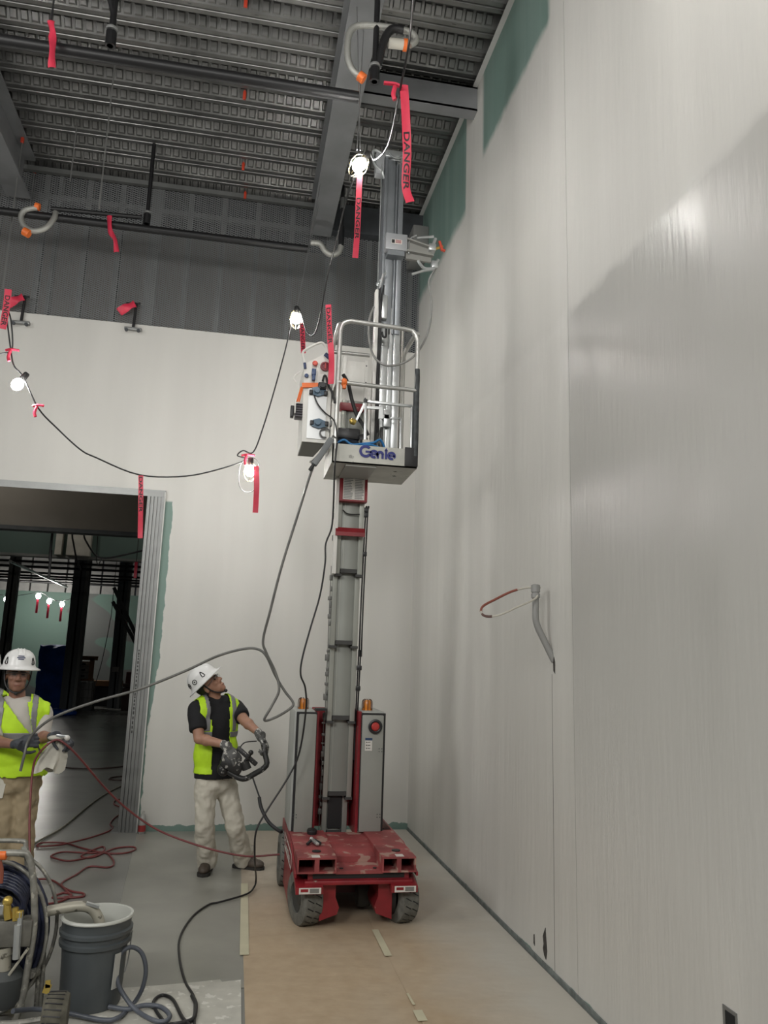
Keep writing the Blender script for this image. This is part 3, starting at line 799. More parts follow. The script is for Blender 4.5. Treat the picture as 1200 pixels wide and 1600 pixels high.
MB().lathe([(.03, -.04), (.085, -.04), (.09, 0), (.085, .04), (.03, .04)], (.93, 5.45, .12), axis=(1, 0, 0), n=20).build('motor', M('dark motor', (.05, .055, .055), .6), lift)
# power-pack covers either side of the mast
for x0, x1, s in ((LX0 + .005, .605, -1), (.935, LX1 - .085, 1)):
    mb = MB(); mb.box(x0, x1, 5.775, 6.22, .42, 1.262, .03); cb = mb.build('power_cover', M('cover edge', (.36, .37, .35), .45), lift, ang=30)
    mb = MB(); mb.box(x0 + (.02 if s < 0 else -.004), x1 + (.004 if s < 0 else -.004), 5.768, 5.775, .43, 1.248, .003); mb.build('gasket', blackm, cb, smooth=False)
    mb = MB(); mb.box(x0 + (.036 if s < 0 else 0), x1 - (.0 if s < 0 else .02), 5.748, 5.768, .43, 1.234, .012); dr = mb.build('cover_door', grey_box, cb, ang=30)
    mb = MB()
    for zz in (.53, .55, .98, 1.0):
        for dx in (.03, .05): mb.cyl((x0 + dx if s < 0 else x1 - dx, 5.746, zz), (x0 + dx if s < 0 else x1 - dx, 5.749, zz), .004, n=6)
    mb.build('rivet', dark_steel, dr)
    xm = .512 if s < 0 else .985
    bl = thing
    bc = MB().lathe([(.0, .0), (.034, 0), (.034, .012), (.028, .014), (.028, .06), (.022, .072), (0, .076)], (xm, 5.86, 1.262), n=18).build('beacon', amber, cb)
    mb = MB()
    for i in range(8):
        a = 2 * PI * i / 8; mb.tube([(xm + math.cos(a) * .037, 5.86 + math.sin(a) * .037, 1.262), (xm + math.cos(a) * .037, 5.86 + math.sin(a) * .037, 1.325), (xm + math.cos(a) * .02, 5.86 + math.sin(a) * .02, 1.342)], .0028, n=5, k=3)
    mb.build('beacon_cage', M('dark cage', (.10, .045, .02), .5, .3), bc)
# emergency stop and label on the right door
c = V((1.03, 5.748, 1.155))
mb = MB(); mb.lathe([(.03, 0), (.05, .0), (.052, .012), (.04, .016), (.03, .010)], c, axis=(0, -1, 0), n=24); es = mb.build('stop_ring', black_pl, lift)
MB().lathe([(0, .028), (.022, .026), (.03, .018), (.026, .008), (.02, 0)], c, axis=(0, -1, 0), n=20).build('stop_button', M('red button', (.42, .035, .03), .4), es)
mb = MB(); mb.box(.960, 1.012, 5.745, 5.7475, .985, 1.075); lb = mb.build('service_label', placard, lift, smooth=False)
MB().box(.960, 1.012, 5.743, 5.7455, 1.058, 1.075).build('label_band', M('blue band', (.02, .05, .12), .5), lb, smooth=False)
mb = MB()
for zz in (1.04, 1.02, .998): mb.box(.968, .975, 5.743, 5.7455, zz, zz + .008); mb.box(.98, .998, 5.743, 5.7455, zz + .002, zz + .006)
mb.build('label_print', ink, lb, smooth=False)
# red well behind the mast
mb = MB(); mb.box(.605, .935, 6.12, 6.15, .40, 1.26); mb.box(.605, .625, 5.80, 6.15, .40, 1.255); mb.box(.915, .935, 5.80, 6.15, .40, 1.255)
mb.build('mast_well', red, lift, smooth=False)
MB().box(.60, .68, 5.79, 5.9, 1.255, 1.27).build('mast_guard', blackm, lift, smooth=False)
# mast sections, each hung in front of the one below
secs = [(5.95, .36, 1.95, .693, .878), (5.905, .635, 2.25, .688, .899), (5.86, 1.175, 2.75, .690, .895), (5.815, 1.72, 3.2, .684, .888), (5.77, 2.25, 3.62, .692, .897)]
for i, (Y, z0, z1, x0, x1) in enumerate(secs):
    mb = MB(); mb.box(x0, x0 + .035, Y, Y + .075, z0, z1, .004); mb.box(x1 - .038, x1, Y, Y + .075, z0, z1, .004)
    mb.box(x0 + .055, x0 + .062, Y + .01, Y + .05, z0 + .03, z1)
    sc = mb.build('mast_section', mast_m, lift, ang=30)
    n = 8; xs_ = [x0 + .035 + (x1 - x0 - .073) * k / n for k in range(n + 1)]
    mb = MB(); vs = []
    for k, x in enumerate(xs_):
        yy = Y + .020 - .012 * math.sin(PI * k / n); vs += [(x, yy, z0 + .04), (x, yy, z1), (x, Y + .06, z0 + .04), (x, Y + .06, z1)]
    fs = []
    for k in range(n):
        a, b = 4 * k, 4 * k + 4; fs += [(a, b, b + 1, a + 1), (a + 2, a + 3, b + 3, b + 2), (a, a + 2, b + 2, b), (a + 1, b + 1, b + 3, a + 3)]
    mb.add(vs, fs); mb.build('center_web', mast_in, sc, ang=60)
    mb = MB(); mb.box(x0 - .004, x0 + .05, Y - .006, Y + .07, z0 - .012, z0 + .006); mb.box(x1 - .05, x1 + .004, Y - .006, Y + .07, z0 - .012, z0 + .006); mb.box(x0 + .04, x1 - .04, Y + .0, Y + .05, z0 + .015, z0 + .045)
    mb.build('slide_pad', M('dark pad', (.05, .05, .048), .7), sc, smooth=False)
    # side hardware on the left
    mb = MB(); zz = z0 + .15; random.seed(i)
    while zz < z0 + .55:
        w = random.uniform(.012, .03); mb.box(x0 - w, x0, Y + .02, Y + .05, zz, zz + random.uniform(.01, .05), .003); zz += random.uniform(.03, .09)
    mb.tube([(x0 - .012, Y + .035, z0), (x0 - .014, Y + .035, z0 + .3), (x0 - .012, Y + .035, z0 + .6)], .003, n=5)
    mb.build('side_hardware', M('bracket steel', (.16, .16, .15), .5, .4), sc)
MB().box(.735, .835, 5.945, 5.96, .42, .66).build('chain_slot', blackm, lift, smooth=False)
# cables down the right side of the mast
mb = MB()
for dx in (0, .016): mb.tube([(.905 + dx, 5.80, 2.72), (.918 + dx, 5.79, 2.78), (.91 + dx, 5.79, 2.70), (.905 + dx, 5.82, 2.0), (.91 + dx, 5.85, 1.65)], .006, n=6)
mb.tube([(.908, 5.86, 1.7), (.909, 5.9, 1.3), (.91, 5.92, .9)], .006, n=6); mb.tube([(.922, 5.86, 1.7), (.922, 5.9, 1.3), (.918, 5.92, .85)], .006, n=6)
mb.build('mast_cable', blackm, lift)
for z, Y in ((2.40, 5.80), (1.55, 5.85), (1.40, 5.88), (2.74, 5.79), (2.70, 5.79)): MB().box(.895, .932, Y - .012, Y + .012, z, z + .035, .004).build('cable_clip', black_pl, lift)
MB().tube([(.73, 5.76, 2.74), (.76, 5.755, 2.715), (.80, 5.755, 2.71), (.86, 5.76, 2.715)], .005, n=6).build('mast_cable', blackm, lift)
# red collar and instruction placard
mb = MB(); mb.prism([(0, 0), (.075, -.01), (.075, .02), (.055, .055), (0, .062)], (.676, 5.78, 2.545), (0, -1, 0), (0, 0, 1), (.222, 0, 0)); mb.build('collar', red, lift, smooth=False)
mb = MB(); mb.box(.695, .905, 5.70, 5.77, 2.80, 2.99); rb = mb.build('carriage_bracket', red, lift, smooth=False)
MB().box(.718, .882, 5.697, 5.70, 2.812, 2.985).build('instruction_placard', placard, rb, smooth=False)
mb = MB()
for col in (0, 1):
    for k in range(13):
        x = .724 + col * .083; mb.box(x, x + random.uniform(.05, .07), 5.6955, 5.697, 2.82 + k * .0125, 2.826 + k * .0125)
mb.build('placard_print', M('grey print', (.2, .2, .2), .6), rb, smooth=False)
MB().box(.668, .692, 5.72, 5.80, 2.25, 3.1).build('carriage_rail', white_m, lift, smooth=False)
# white carriage plate behind the basket with its red bar
mb = MB(); mb.box(.690, .885, 5.80, 5.82, 3.595, 3.955); mb.box(.690, .712, 5.785, 5.80, 3.595, 3.985); mb.box(.863, .885, 5.785, 5.80, 3.595, 3.965); cp = mb.build('carriage_plate', white_m, lift, smooth=False)
for zz in (3.65, 3.78, 3.92): MB().cyl((.874, 5.783, zz), (.874, 5.786, zz), .006, n=8).build('rivet', dark_steel, cp)
MB().box(.675, .890, 5.76, 5.81, 3.53, 3.595, .005).build('carriage_bar', red, lift)
# platform tray
PX0, PX1, PY0, PY1, PZ0, PZ1 = .578, 1.192, 5.29, 5.83, 2.985, 3.125
tray_m = M('scuffed grey tray', (.44, .44, .40), .5, .2, var=.12, vscale=6, spots=((.25, .25, .23), 18, .68))
mb = MB(); mb.box(PX0, PX1, PY0, PY1, PZ0, PZ0 + .012); mb.box(PX0, PX1, PY0, PY0 + .01, PZ0, PZ1); mb.box(PX0, PX0 + .01, PY0, PY1, PZ0, PZ1); mb.box(PX1 - .01, PX1, PY0, PY1, PZ0, PZ1); mb.box(PX0, PX1, PY1 - .01, PY1, PZ0, PZ1)
tray = mb.build('platform_tray', tray_m, lift, smooth=False)
MB().box(.68, .90, PY0 + .02, PY1, PZ0 - .012, PZ0 - .001).build('tray_support', M('tray channel', (.33, .33, .31), .5, .2), tray, smooth=False)
mb = MB()
for p in ((1.06, 5.42), (1.08, 5.56)):
    mb.box(p[0] - .014, p[0] + .014, p[1] - .003, p[1] + .003, PZ0 - .002, PZ0); mb.box(p[0] - .003, p[0] + .003, p[1] - .014, p[1] + .014, PZ0 - .002, PZ0)
mb.build('drain_slot', dark_steel, tray, smooth=False)
MB().box(1.100, 1.197, PY0 - .008, PY0, PZ0 + .012, PZ1 + .012, .004).build('corner_bumper', blackm, tray)
# maker's name on the tray: heavy rounded letters
bluem = M('logo blue', (.015, .02, .16), .5)
def logo(o, u, w, h, parent):
    o, u, w = V(o), V(u), V(w); nrm = V((0, -1, 0)); mb = MB(); T = .215
    def P(x, y): return o + (u * x + w * y) * h
    def arc(cx, cy, r, a0, a1, t=T, n=18):
        vs = []; fs = []
        for i in range(n + 1):
            a = math.radians(a0 + (a1 - a0) * i / n)
            for rr in (r - t / 2, r + t / 2): vs.append(P(cx + math.cos(a) * rr, cy + math.sin(a) * rr))
        k = len(vs); vs += [v - nrm * -.0015 for v in vs]
        fs = [(2 * i, 2 * i + 1, 2 * i + 3, 2 * i + 2) for i in range(n)] + [(k + 2 * i, k + 2 * i + 2, k + 2 * i + 3, k + 2 * i + 1) for i in range(n)]
        mb.add(vs, fs)
    def rect(x0, y0, x1, y1): mb.add([P(x0, y0), P(x1, y0), P(x1, y1), P(x0, y1)], [(0, 1, 2, 3)]); mb.add([v + nrm * .0015 for v in (P(x0, y0), P(x1, y0), P(x1, y1), P(x0, y1))], [(0, 1, 2, 3)])
    arc(.45, .50, .40, 40, 330); rect(.45, .40, .92, .56)                     # G
    arc(1.12, .33, .25, -40, 300); rect(.95, .27, 1.40, .40)                  # e
    arc(1.62, .34, .19, 0, 180); rect(1.35, .0, 1.52, .38); rect(1.72, 0, 1.90, .38)   # n
    rect(2.0, 0, 2.17, .72); mb.add([P(1.93, .66), P(2.24, .66), P(2.085, .90)], [(0, 1, 2)]); mb.add([P(1.93, .66) + nrm * .0015, P(2.24, .66) + nrm * .0015, P(2.085, .90) + nrm * .0015], [(0, 1, 2)])   # i with its pointed top
    arc(2.52, .30, .24, -40, 300); rect(2.32, .24, 2.80, .36)                 # e
    return mb.build('maker_name', bluem, parent, smooth=False)
p = at(562, 714, PY0 - .004); p1 = at(618, 719, PY0 - .004)
logo((p.x, PY0 - .003, p.z), ((p1.x - p.x), 0, (p1.z - p.z) * .5), (0, 0, p1.x - p.x), 1.0 / 2.85, tray)
# rails
RT = .017
yf = PY0 + .012
mb = MB(); mb.tube([(PX0 + .02, yf, PZ1 - .04), (PX0 + .02, yf, 3.9), (PX0 + .02, yf, 3.97), (PX0 + .035, yf, 4.03), (PX0 + .085, yf, 4.06), (PX0 + .16, yf, 4.06), (PX1 - .10, yf, 4.045), (PX1 - .04, yf, 4.02), (PX1 - .016, yf, 3.97), (PX1 - .014, yf, 3.9), (PX1 - .014, yf, 3.55)], RT, n=12, k=5); mb.build('front_guard_rail', chrome, lift, ang=60)
MB().cyl((PX1 - .014, yf, PZ1 - .05), (PX1 - .014, yf, 3.56), RT + .006, n=12).build('rail_padding', M('scuffed black wrap', (.03, .035, .037), .6, var=.4, vscale=30), lift)
MB().tube([(PX1 - .012, yf - .002, 3.74), (PX1 - .010, yf - .002, 3.66), (PX1 - .012, yf - .002, 3.56)], RT + .002, n=10).build('rail_padding', M('scuffed black wrap', (.03, .035, .037), .6), lift)
MB().tube([(PX0 + .02, yf - .004, 3.585), (.9, yf - .004, 3.578), (PX1 - .04, yf - .004, 3.575), (PX1 - .014, yf - .004, 3.55), (PX1 - .014, yf - .004, 3.5)], .015, n=10, k=5).build('mid_rail', chrome, lift, ang=60)
yb = PY1 - .02
MB().tube([(PX0 + .02, yf, 4.0), (PX0 + .02, yf + .06, 4.05), (PX0 + .02, yb - .08, 4.05), (PX0 + .02, yb, 4.0), (PX0 + .02, yb, 3.9), (PX0 + .02, yb, PZ1)], RT, n=10, k=5).build('side_guard_rail', chrome, lift, ang=60)
MB().tube([(PX1 - .014, yf, 4.0), (PX1 - .016, yf + .06, 4.04), (PX1 - .016, yb - .08, 4.05), (PX1 - .016, yb, 4.0), (PX1 - .016, yb, 3.9), (PX1 - .016, yb, PZ1)], RT, n=10, k=5).build('side_guard_rail', chrome, lift, ang=60)
MB().cyl((PX0 + .02, yb, 4.02), (.90, yb, 4.02), .015, n=10).build('rear_rail', chrome, lift)
MB().cyl((PX0 + .02, yf, 3.585), (PX0 + .02, yb, 3.585), .014, n=10).build('mid_rail', chrome, lift)
mb = MB(); cc = V((PX0 + .065, yf - .004, 3.585)); mb.lathe([(.018, -.02), (.03, -.012), (.032, .0), (.026, .014), (.017, .02)], cc, axis=(1, 0, 0), n=14); mb.box(cc.x - .012, cc.x + .014, cc.y - .02, cc.y + .01, cc.z - .05, cc.z - .015, .004); mb.build('spring_clip', orange_m, lift)
# hinged black cup and the clamp tool lying on the left fork pocket
mb = MB(); mb.lathe([(.0, 0), (.055, 0), (.058, .02), (.05, .028), (0, .03)], (.60, 5.70, .435), n=20, scale=(1.05, .6)); mb.build('black_cap', blackm, lift)
t = thing('clamp_tool', (.57, 5.35, .435), 'small black and silver clamp tool lying on the left fork pocket', 'tool')
MB().bar((.535, 5.34, .445), (.575, 5.42, .455), .014, .012).build('jaw', black_pl, t, smooth=False)
mb = MB(); mb.bar((.575, 5.42, .455), (.60, 5.30, .452), .022, .016, bev=.004); mb.ball((.572, 5.44, .455), .014); mb.build('body', chrome, t)
MB().bar((.592, 5.42, .452), (.622, 5.33, .45), .014, .018, bev=.004).build('handle', black_pl, t)
# ------------------------------------------------------------------ spray robot and its gear in the basket
alu = M('brushed aluminium', (.58, .60, .60), .30, .75, var=.10, vscale=8)
alu_dark = M('unlit grey aluminium', (.22, .235, .25), .40, .5, var=.08, vscale=8)  # upper mast darker because unlit: shade put into the colour
alu_mid = M('carriage grey', (.30, .31, .32), .5, .2)
brass = M('brass', (.55, .40, .10), .35, .6)
blue_hose = M('blue air hose', (.03, .18, .42), .4)
rb_ = thing('spray_robot', (1.01, 5.6, PZ0 + .012), 'tall silver spray robot mast standing in the lift basket', 'robot')
mb = MB(); mb.box(.945, 1.005, 5.585, 5.70, PZ0 + .012, 4.34, .004); mb.box(1.005, 1.05, 5.60, 5.70, PZ0 + .012, 4.34, .004); mb.box(1.05, 1.10, 5.585, 5.70, PZ0 + .012, 4.22, .004); mb.box(1.018, 1.036, 5.59, 5.60, PZ0 + .012, 4.34)
mb.build('lower_column', alu, rb_, ang=30)
mb = MB(); mb.box(.935, .960, 5.57, 5.70, 4.20, 5.64, .004); mb.box(.960, 1.022, 5.58, 5.70, 4.20, 5.63, .004); mb.box(1.030, 1.043, 5.575, 5.70, 4.12, 5.63, .003); mb.box(1.050, 1.092, 5.57, 5.70, 4.12, 5.60, .004); mb.box(.96, 1.09, 5.60, 5.69, 4.12, 5.6)
mb.build('upper_column', alu_dark, rb_, ang=30)
mb = MB(); mb.box(.93, 1.095, 5.56, 5.70, 5.64, 5.70, .006); mb.build('top_cap', alu, rb_)
mb = MB(); mb.tube([(.965, 5.55, 5.66), (.99, 5.53, 5.62), (1.03, 5.53, 5.61), (1.06, 5.55, 5.65)], .008, n=6); mb.tube([(.98, 5.54, 5.60), (1.01, 5.52, 5.585), (1.05, 5.54, 5.60)], .006, n=6); mb.build('top_wire', alu, rb_)
mb = MB(); mb.tube([(.935, 5.6, 5.66), (.85, 5.58, 5.69), (.83, 5.58, 5.64), (.85, 5.58, 5.56), (.91, 5.58, 5.50), (.935, 5.6, 5.46)], .012, n=8); mb.build('top_hook', alu, rb_)
MB().box(.86, .93, 5.58, 5.66, 5.49, 5.68, .006).build('motor_box', alu_mid, rb_)
MB().cyl((.905, 5.56, 5.55), (.905, 5.56, 4.35), .0045, n=6).build('lift_cable', alu, rb_)
mb = MB(); mb.box(.888, .918, 5.54, 5.60, PZ0 + .012, 4.46, .004); mb.build('cable_track', white_m, rb_)
mb = MB(); mb.tube([(.925, 5.535, 3.2), (.922, 5.53, 3.7), (.925, 5.53, 4.2), (.918, 5.53, 4.45), (.93, 5.53, 4.53)], .010, n=7); mb.tube([(.938, 5.535, 3.3), (.934, 5.53, 3.8), (.934, 5.53, 4.3), (.95, 5.54, 4.5)], .007, n=7); mb.build('track_cable', blackm, rb_)
mb = MB(); mb.box(.93, .985, 5.53, 5.60, 4.22, 4.42, .012); mb.build('drive_motor', alu, rb_)
mb = MB(); mb.tube([(.945, 5.52, 4.10), (.955, 5.51, 4.06), (.975, 5.51, 4.07), (.975, 5.51, 4.16)], .009, n=7); mb.build('motor_lead', blackm, rb_)
mb = MB(); mb.cyl((.915, 5.53, 4.46), (.94, 5.52, 4.58), .010, n=8); mb.cyl((.91, 5.53, 4.52), (.96, 5.53, 4.60), .007, n=6); mb.ball((.905, 5.53, 4.50), .018); mb.build('valve', alu, rb_)
ca = MB().box(.945, 1.118, 5.49, 5.58, 4.785, 4.925, .006).build('carriage', alu_mid, rb_)
mb = MB(); mb.box(.99, 1.075, 5.487, 5.49, 4.835, 4.872); sl_ = mb.build('carriage_label', placard, ca, smooth=False)
MB().box(.992, 1.016, 5.485, 5.4875, 4.838, 4.868).build('label_mark', blackm, sl_, smooth=False)
mb = MB()
for k in range(3): mb.box(1.022, 1.068, 5.485, 5.4875, 4.842 + k * .010, 4.847 + k * .010)
mb.build('label_print', red, sl_, smooth=False)
mb = MB(); mb.box(.965, 1.10, 5.50, 5.58, 4.745, 4.785); mb.build('carriage_shoe', alu_dark, ca, smooth=False)
# spray arm reaching toward the wall
mb = MB(); mb.hexa([(1.115, 5.53, 4.745), (1.33, 5.56, 4.755), (1.33, 5.58, 4.755), (1.115, 5.56, 4.745), (1.115, 5.53, 4.90), (1.33, 5.56, 4.86), (1.33, 5.58, 4.86), (1.115, 5.56, 4.90)]); mb.bar((1.115, 5.52, 4.90), (1.34, 5.55, 4.865), .05, .012); mb.bar((1.115, 5.52, 4.80), (1.34, 5.55, 4.80), .05, .012)
ar = mb.build('spray_arm', M('arm plate', (.30, .30, .28), .5, .3), rb_, smooth=False)
mb = MB(); mb.box(1.30, 1.36, 5.52, 5.59, 4.84, 4.90, .008); mb.box(1.33, 1.38, 5.53, 5.58, 4.70, 4.76, .006); mb.cyl((1.34, 5.55, 4.90), (1.36, 5.55, 4.96), .012, n=8); mb.cyl((1.20, 5.53, 4.93), (1.34, 5.54, 4.97), .011, n=8); mb.build('spray_manifold', alu, ar)
mb = MB(); mb.cyl((1.36, 5.55, 4.87), (1.42, 5.55, 4.90), .011, n=8); mb.ball((1.405, 5.54, 4.885), .016); mb.build('nozzle', brass, ar)
mb = MB(); mb.bar((1.385, 5.53, 4.93), (1.41, 5.53, 4.86), .02, .02, bev=.005); mb.bar((1.40, 5.53, 4.86), (1.435, 5.53, 4.85), .02, .014); mb.build('nozzle_guard', M('red nozzle guard', (.5, .06, .03), .5), ar)
mb = MB(); mb.cyl((1.36, 5.55, 4.73), (1.385, 5.55, 4.78), .012, n=8); mb.tube([(1.36, 5.55, 4.70), (1.28, 5.55, 4.69), (1.24, 5.55, 4.72), (1.22, 5.55, 4.75)], .012, n=7); mb.tube([(1.35, 5.55, 4.69), (1.26, 5.54, 4.66), (1.17, 5.54, 4.62)], .010, n=7); mb.build('hose_fitting', alu, ar)
mb = MB(); mb.tube([(1.20, 5.54, 4.96), (1.15, 5.53, 4.92), (1.13, 5.52, 4.84), (1.14, 5.52, 4.78)], .006, n=6); mb.build('arm_cable', alu, ar)
Yc = 5.46
cable('spray_hose', 'thin grey spray hose looping from the nozzle down to the basket', 'hose', [V((1.365, 5.55, 4.70)), at(670, 440, 5.52), at(674, 470, 5.5), at(672, 505, 5.47), at(662, 535, 5.45), at(645, 558, 5.42), at(622, 570, 5.40), at(600, 570, 5.40), at(584, 556, 5.44), at(577, 530, 5.48), at(577, 500, 5.5), at(584, 480, 5.53)], .0085, M('grey paint hose', (.22, .22, .21), .4))
MB().cyl((1.13, 5.66, 4.2), (1.135, 5.66, 3.02), .014, n=8).build('guide_rod', M('guide rod', (.40, .39, .36), .4, .4), rb_)
mb = MB(); mb.box(.955, .975, 5.56, 5.585, 3.22, 3.45); mb.box(.94, 1.03, 5.55, 5.575, 3.42, 3.46, .004); mb.box(.985, 1.04, 5.55, 5.575, 3.36, 3.50, .006); mb.build('mast_bracket', alu, rb_)
mb = MB(); mb.tube([(.925, 5.50, 3.60), (.93, 5.50, 3.45), (.94, 5.49, 3.30), (.935, 5.48, 3.22), (.955, 5.47, 3.10)], .006, n=6); mb.build('motor_lead', blackm, rb_)
MB().box(.955, .975, 5.50, 5.53, 3.12, 3.34, .003).build('limit_switch', black_pl, rb_)
# small aluminium frames standing at the basket front
def sq_frame(label, pts, w, feet=None):
    t = thing('aluminium_frame', tuple(pts[0]), label, 'frame', 'aluminium extrusion frames in the basket')
    for i, (a, b) in enumerate(zip(pts[:-1], pts[1:])): MB().bar(a, b, w, w, up=(0, 1, 0), bev=.003).build('bar', alu, t)
    return t
YF = 5.36
q = [at(571, 699, YF), at(571, 627, YF), at(644, 635, YF), at(643, 703, YF)]
q[0].z = PZ0 + .013; q[3].z = PZ0 + .013
f1 = sq_frame('larger white aluminium frame standing at the basket front', [q[0], q[1] + V((0, 0, 0)), q[2], q[3]], .020)
MB().box(q[1].x - .014, q[1].x + .014, YF - .014, YF + .014, q[1].z - .012, q[1].z + .014, .003).build('corner_block', black_pl, f1)
MB().bar(q[1], at(556, 658, YF + .02), .014, .010).build('brace', alu, f1)
mb = MB(); a = at(573, 637, YF); b = at(593, 638, YF); mb.bar(a, b, .018, .022, up=(0, 1, 0)); mb.bar(b + V((.01, 0, .01)), b + V((.01, 0, -.08)), .03, .012, up=(0, 1, 0)); mb.build('tee_bracket', alu, f1)
q = [at(609, 653, 5.5), at(626, 654, 5.5), at(626, 700, 5.5)]; q[2].z = PZ0 + .013
sq_frame('smaller aluminium frame behind the larger one in the basket', q, .013)
# compressor and clutter on the basket floor
cz = PZ0 + .012
cm = thing('air_compressor', (.70, 5.45, cz), 'black air compressor with hoses on the basket floor', 'compressor')
mb = MB(); mb.lathe([(0, -.10), (.05, -.10), (.078, -.08), (.085, 0), (.078, .08), (.05, .10), (0, .10)], (.69, 5.42, cz + .12), axis=(1, 0, 0), n=20); mb.build('tank', M('glossy black tank', (.015, .02, .03), .18), cm)
mb = MB(); mb.box(.62, .79, 5.40, 5.52, cz + .20, cz + .285, .015); mb.build('motor_housing', black_pl, cm)
mb = MB(); mb.lathe([(0, 0), (.045, 0), (.05, .03), (.035, .05), (0, .055)], (.795, 5.42, cz + .20), axis=(1, -.3, .2), n=16); mb.build('motor_fan', black_pl, cm)
MB().lathe([(0, 0), (.022, 0), (.022, .03), (.014, .035), (0, .05)], at(554, 660, 5.36), axis=(-.9, -.4, .2), n=10).build('brass_fitting', brass, cm)
mb = MB(); mb.bar(at(557, 657, 5.36), at(570, 632, 5.36), .012, .012); mb.build('lever', alu, cm)
mb = MB()
for k in range(4): mb.tube([(.80 + .02 * k, 5.40, cz + .20 - .02 * k), (.84 + .02 * k, 5.37, cz + .12 - .01 * k), (.87 + .015 * k, 5.36, cz + .13), (.91 + .01 * k, 5.37, cz + .08), (.94, 5.38, cz + .06)], .007, n=6)
mb.build('hose_bundle', blackm, cm)
MB().tube([at(536, 585, 5.40), at(544, 600, 5.40), at(550, 625, 5.40), at(558, 650, 5.40), at(566, 662, 5.40), at(575, 680, 5.40)], .014, n=8).build('thick_lead', blackm, cm)
cable('air_hose', 'bright blue air hose coiled on the basket floor', 'hose', [(.60, 5.34, cz + .13), (.66, 5.33, cz + .17), (.72, 5.33, cz + .14), (.80, 5.34, cz + .155), (.88, 5.34, cz + .17), (.93, 5.36, cz + .20), (.965, 5.38, cz + .15), (.93, 5.36, cz + .14), (.86, 5.34, cz + .15), (.78, 5.33, cz + .13), (.72, 5.35, cz + .08), (.70, 5.36, cz + .02)], .009, blue_hose)
tag(MB().box(.80, .855, 5.34, 5.39, cz, cz + .19, .006).build('plastic_case', M('pale plastic', (.5, .48, .42), .5)), 'small pale plastic case among the hoses in the basket', 'case')

# ------------------------------------------------------------------ white control cabinet hung on the basket's left side
cab = thing('control_cabinet', (.45, 5.5, 3.12), 'white metal control cabinet hung on the left of the basket', 'cabinet')
CX0, CX1, CY0, CY1 = .362, .553, 5.31, 5.72
mb = MB(); mb.prism([(CX0, 3.125), (CX1, 3.125), (CX1, 3.70), (CX0 + .135, 3.795), (CX0 - .012, 3.70)], (0, CY0, 0), (1, 0, 0), (0, 0, 1), (0, CY1 - CY0, 0)); cbx = mb.build('body', white_m, cab, smooth=False)
mb = MB(); mb.box(CX0 + .03, CX1 - .03, CY0 - .006, CY0, 3.15, 3.53); mb.build('door_panel', M('bare metal panel', (.50, .51, .51), .35, .5), cab, smooth=False)
MB().box(CX0 + .005, CX1 - .01, CY0 + .02, CY1 - .02, 3.120, 3.125).build('base_pan', M('dull base', (.20, .20, .19), .6), cab, smooth=False)
MB().bar((CX1, 5.4, 3.3), (PX0, 5.4, 3.3), .03, .04).build('hanger_bracket', galv, cab, smooth=False)
MB().bar((CX1, 5.6, 3.55), (PX0 + .02, 5.6, 3.585), .03, .04).build('hanger_bracket', galv, cab, smooth=False)
fy = CY0 - .006
mb = MB(); mb.tube([at(476, 567, fy), at(473, 552, fy), at(480, 545, fy), at(496, 537, fy), at(504, 536, fy), at(510, 543, fy), at(515, 552, fy)], .009, n=8); mb.build('carry_handle', white_m, cab)
mb = MB(); mb.tube([at(476, 567, fy), at(477, 576, fy)], .010, n=8, raw=True); mb.tube([at(508, 553, fy), at(516, 560, fy)], .016, n=8, raw=True); mb.build('handle_mount', M('navy mount', (.03, .05, .12), .5), cab)
mb = MB(); mb.tube([at(470, 580, fy + .1), at(461, 587, fy + .1), at(459, 592, fy + .1), at(463, 598, fy + .1)], .007, n=7); mb.build('side_handle', white_m, cab)
c = at(508, 573, fy); mb = MB(); mb.lathe([(.0, .006), (.022, .006), (.024, .014), (.034, .014), (.036, 0)], c, axis=(0, -1, 0), n=20); e1 = mb.build('power_switch', M('dark red ring', (.20, .03, .04), .4), cab)
mb = MB(); mb.obox(c + V((0, -.014, 0)), (.008, .012, .040)); mb.build('switch_bar', M('red key', (.45, .06, .06), .4), e1)
c = at(492, 569, fy); MB().lathe([(0, .03), (.016, .028), (.020, .018), (.016, .006), (.014, 0)], c, axis=(0, -1, 0), n=18).build('stop_knob', M('red knob', (.62, .08, .05), .35), cab)
navy = M('navy plastic', (.03, .06, .15), .35)
c = at(490, 585, fy); mb = MB(); mb.obox(c + V((0, -.015, .01)), (.03, .03, .05), None, .005); mb.obox(c + V((0, -.02, -.035)), (.024, .03, .04), None, .005); mb.build('connector', navy, cab)
c = at(479, 587, fy); MB().lathe([(0, .012), (.013, .010), (.016, 0)], c, axis=(0, -1, 0), n=14).build('indicator', navy, cab)
mb = MB(); mb.tube([at(504, 596, fy - .02), at(507, 587, fy - .03), at(510, 590, fy - .03), at(513, 602, fy - .02), at(520, 615, fy - .02), at(523, 630, fy - .02)], .008, n=7); mb.build('signal_lead', blackm, cab)
smoke = M('smoked plastic', (.10, .16, .22), .15)
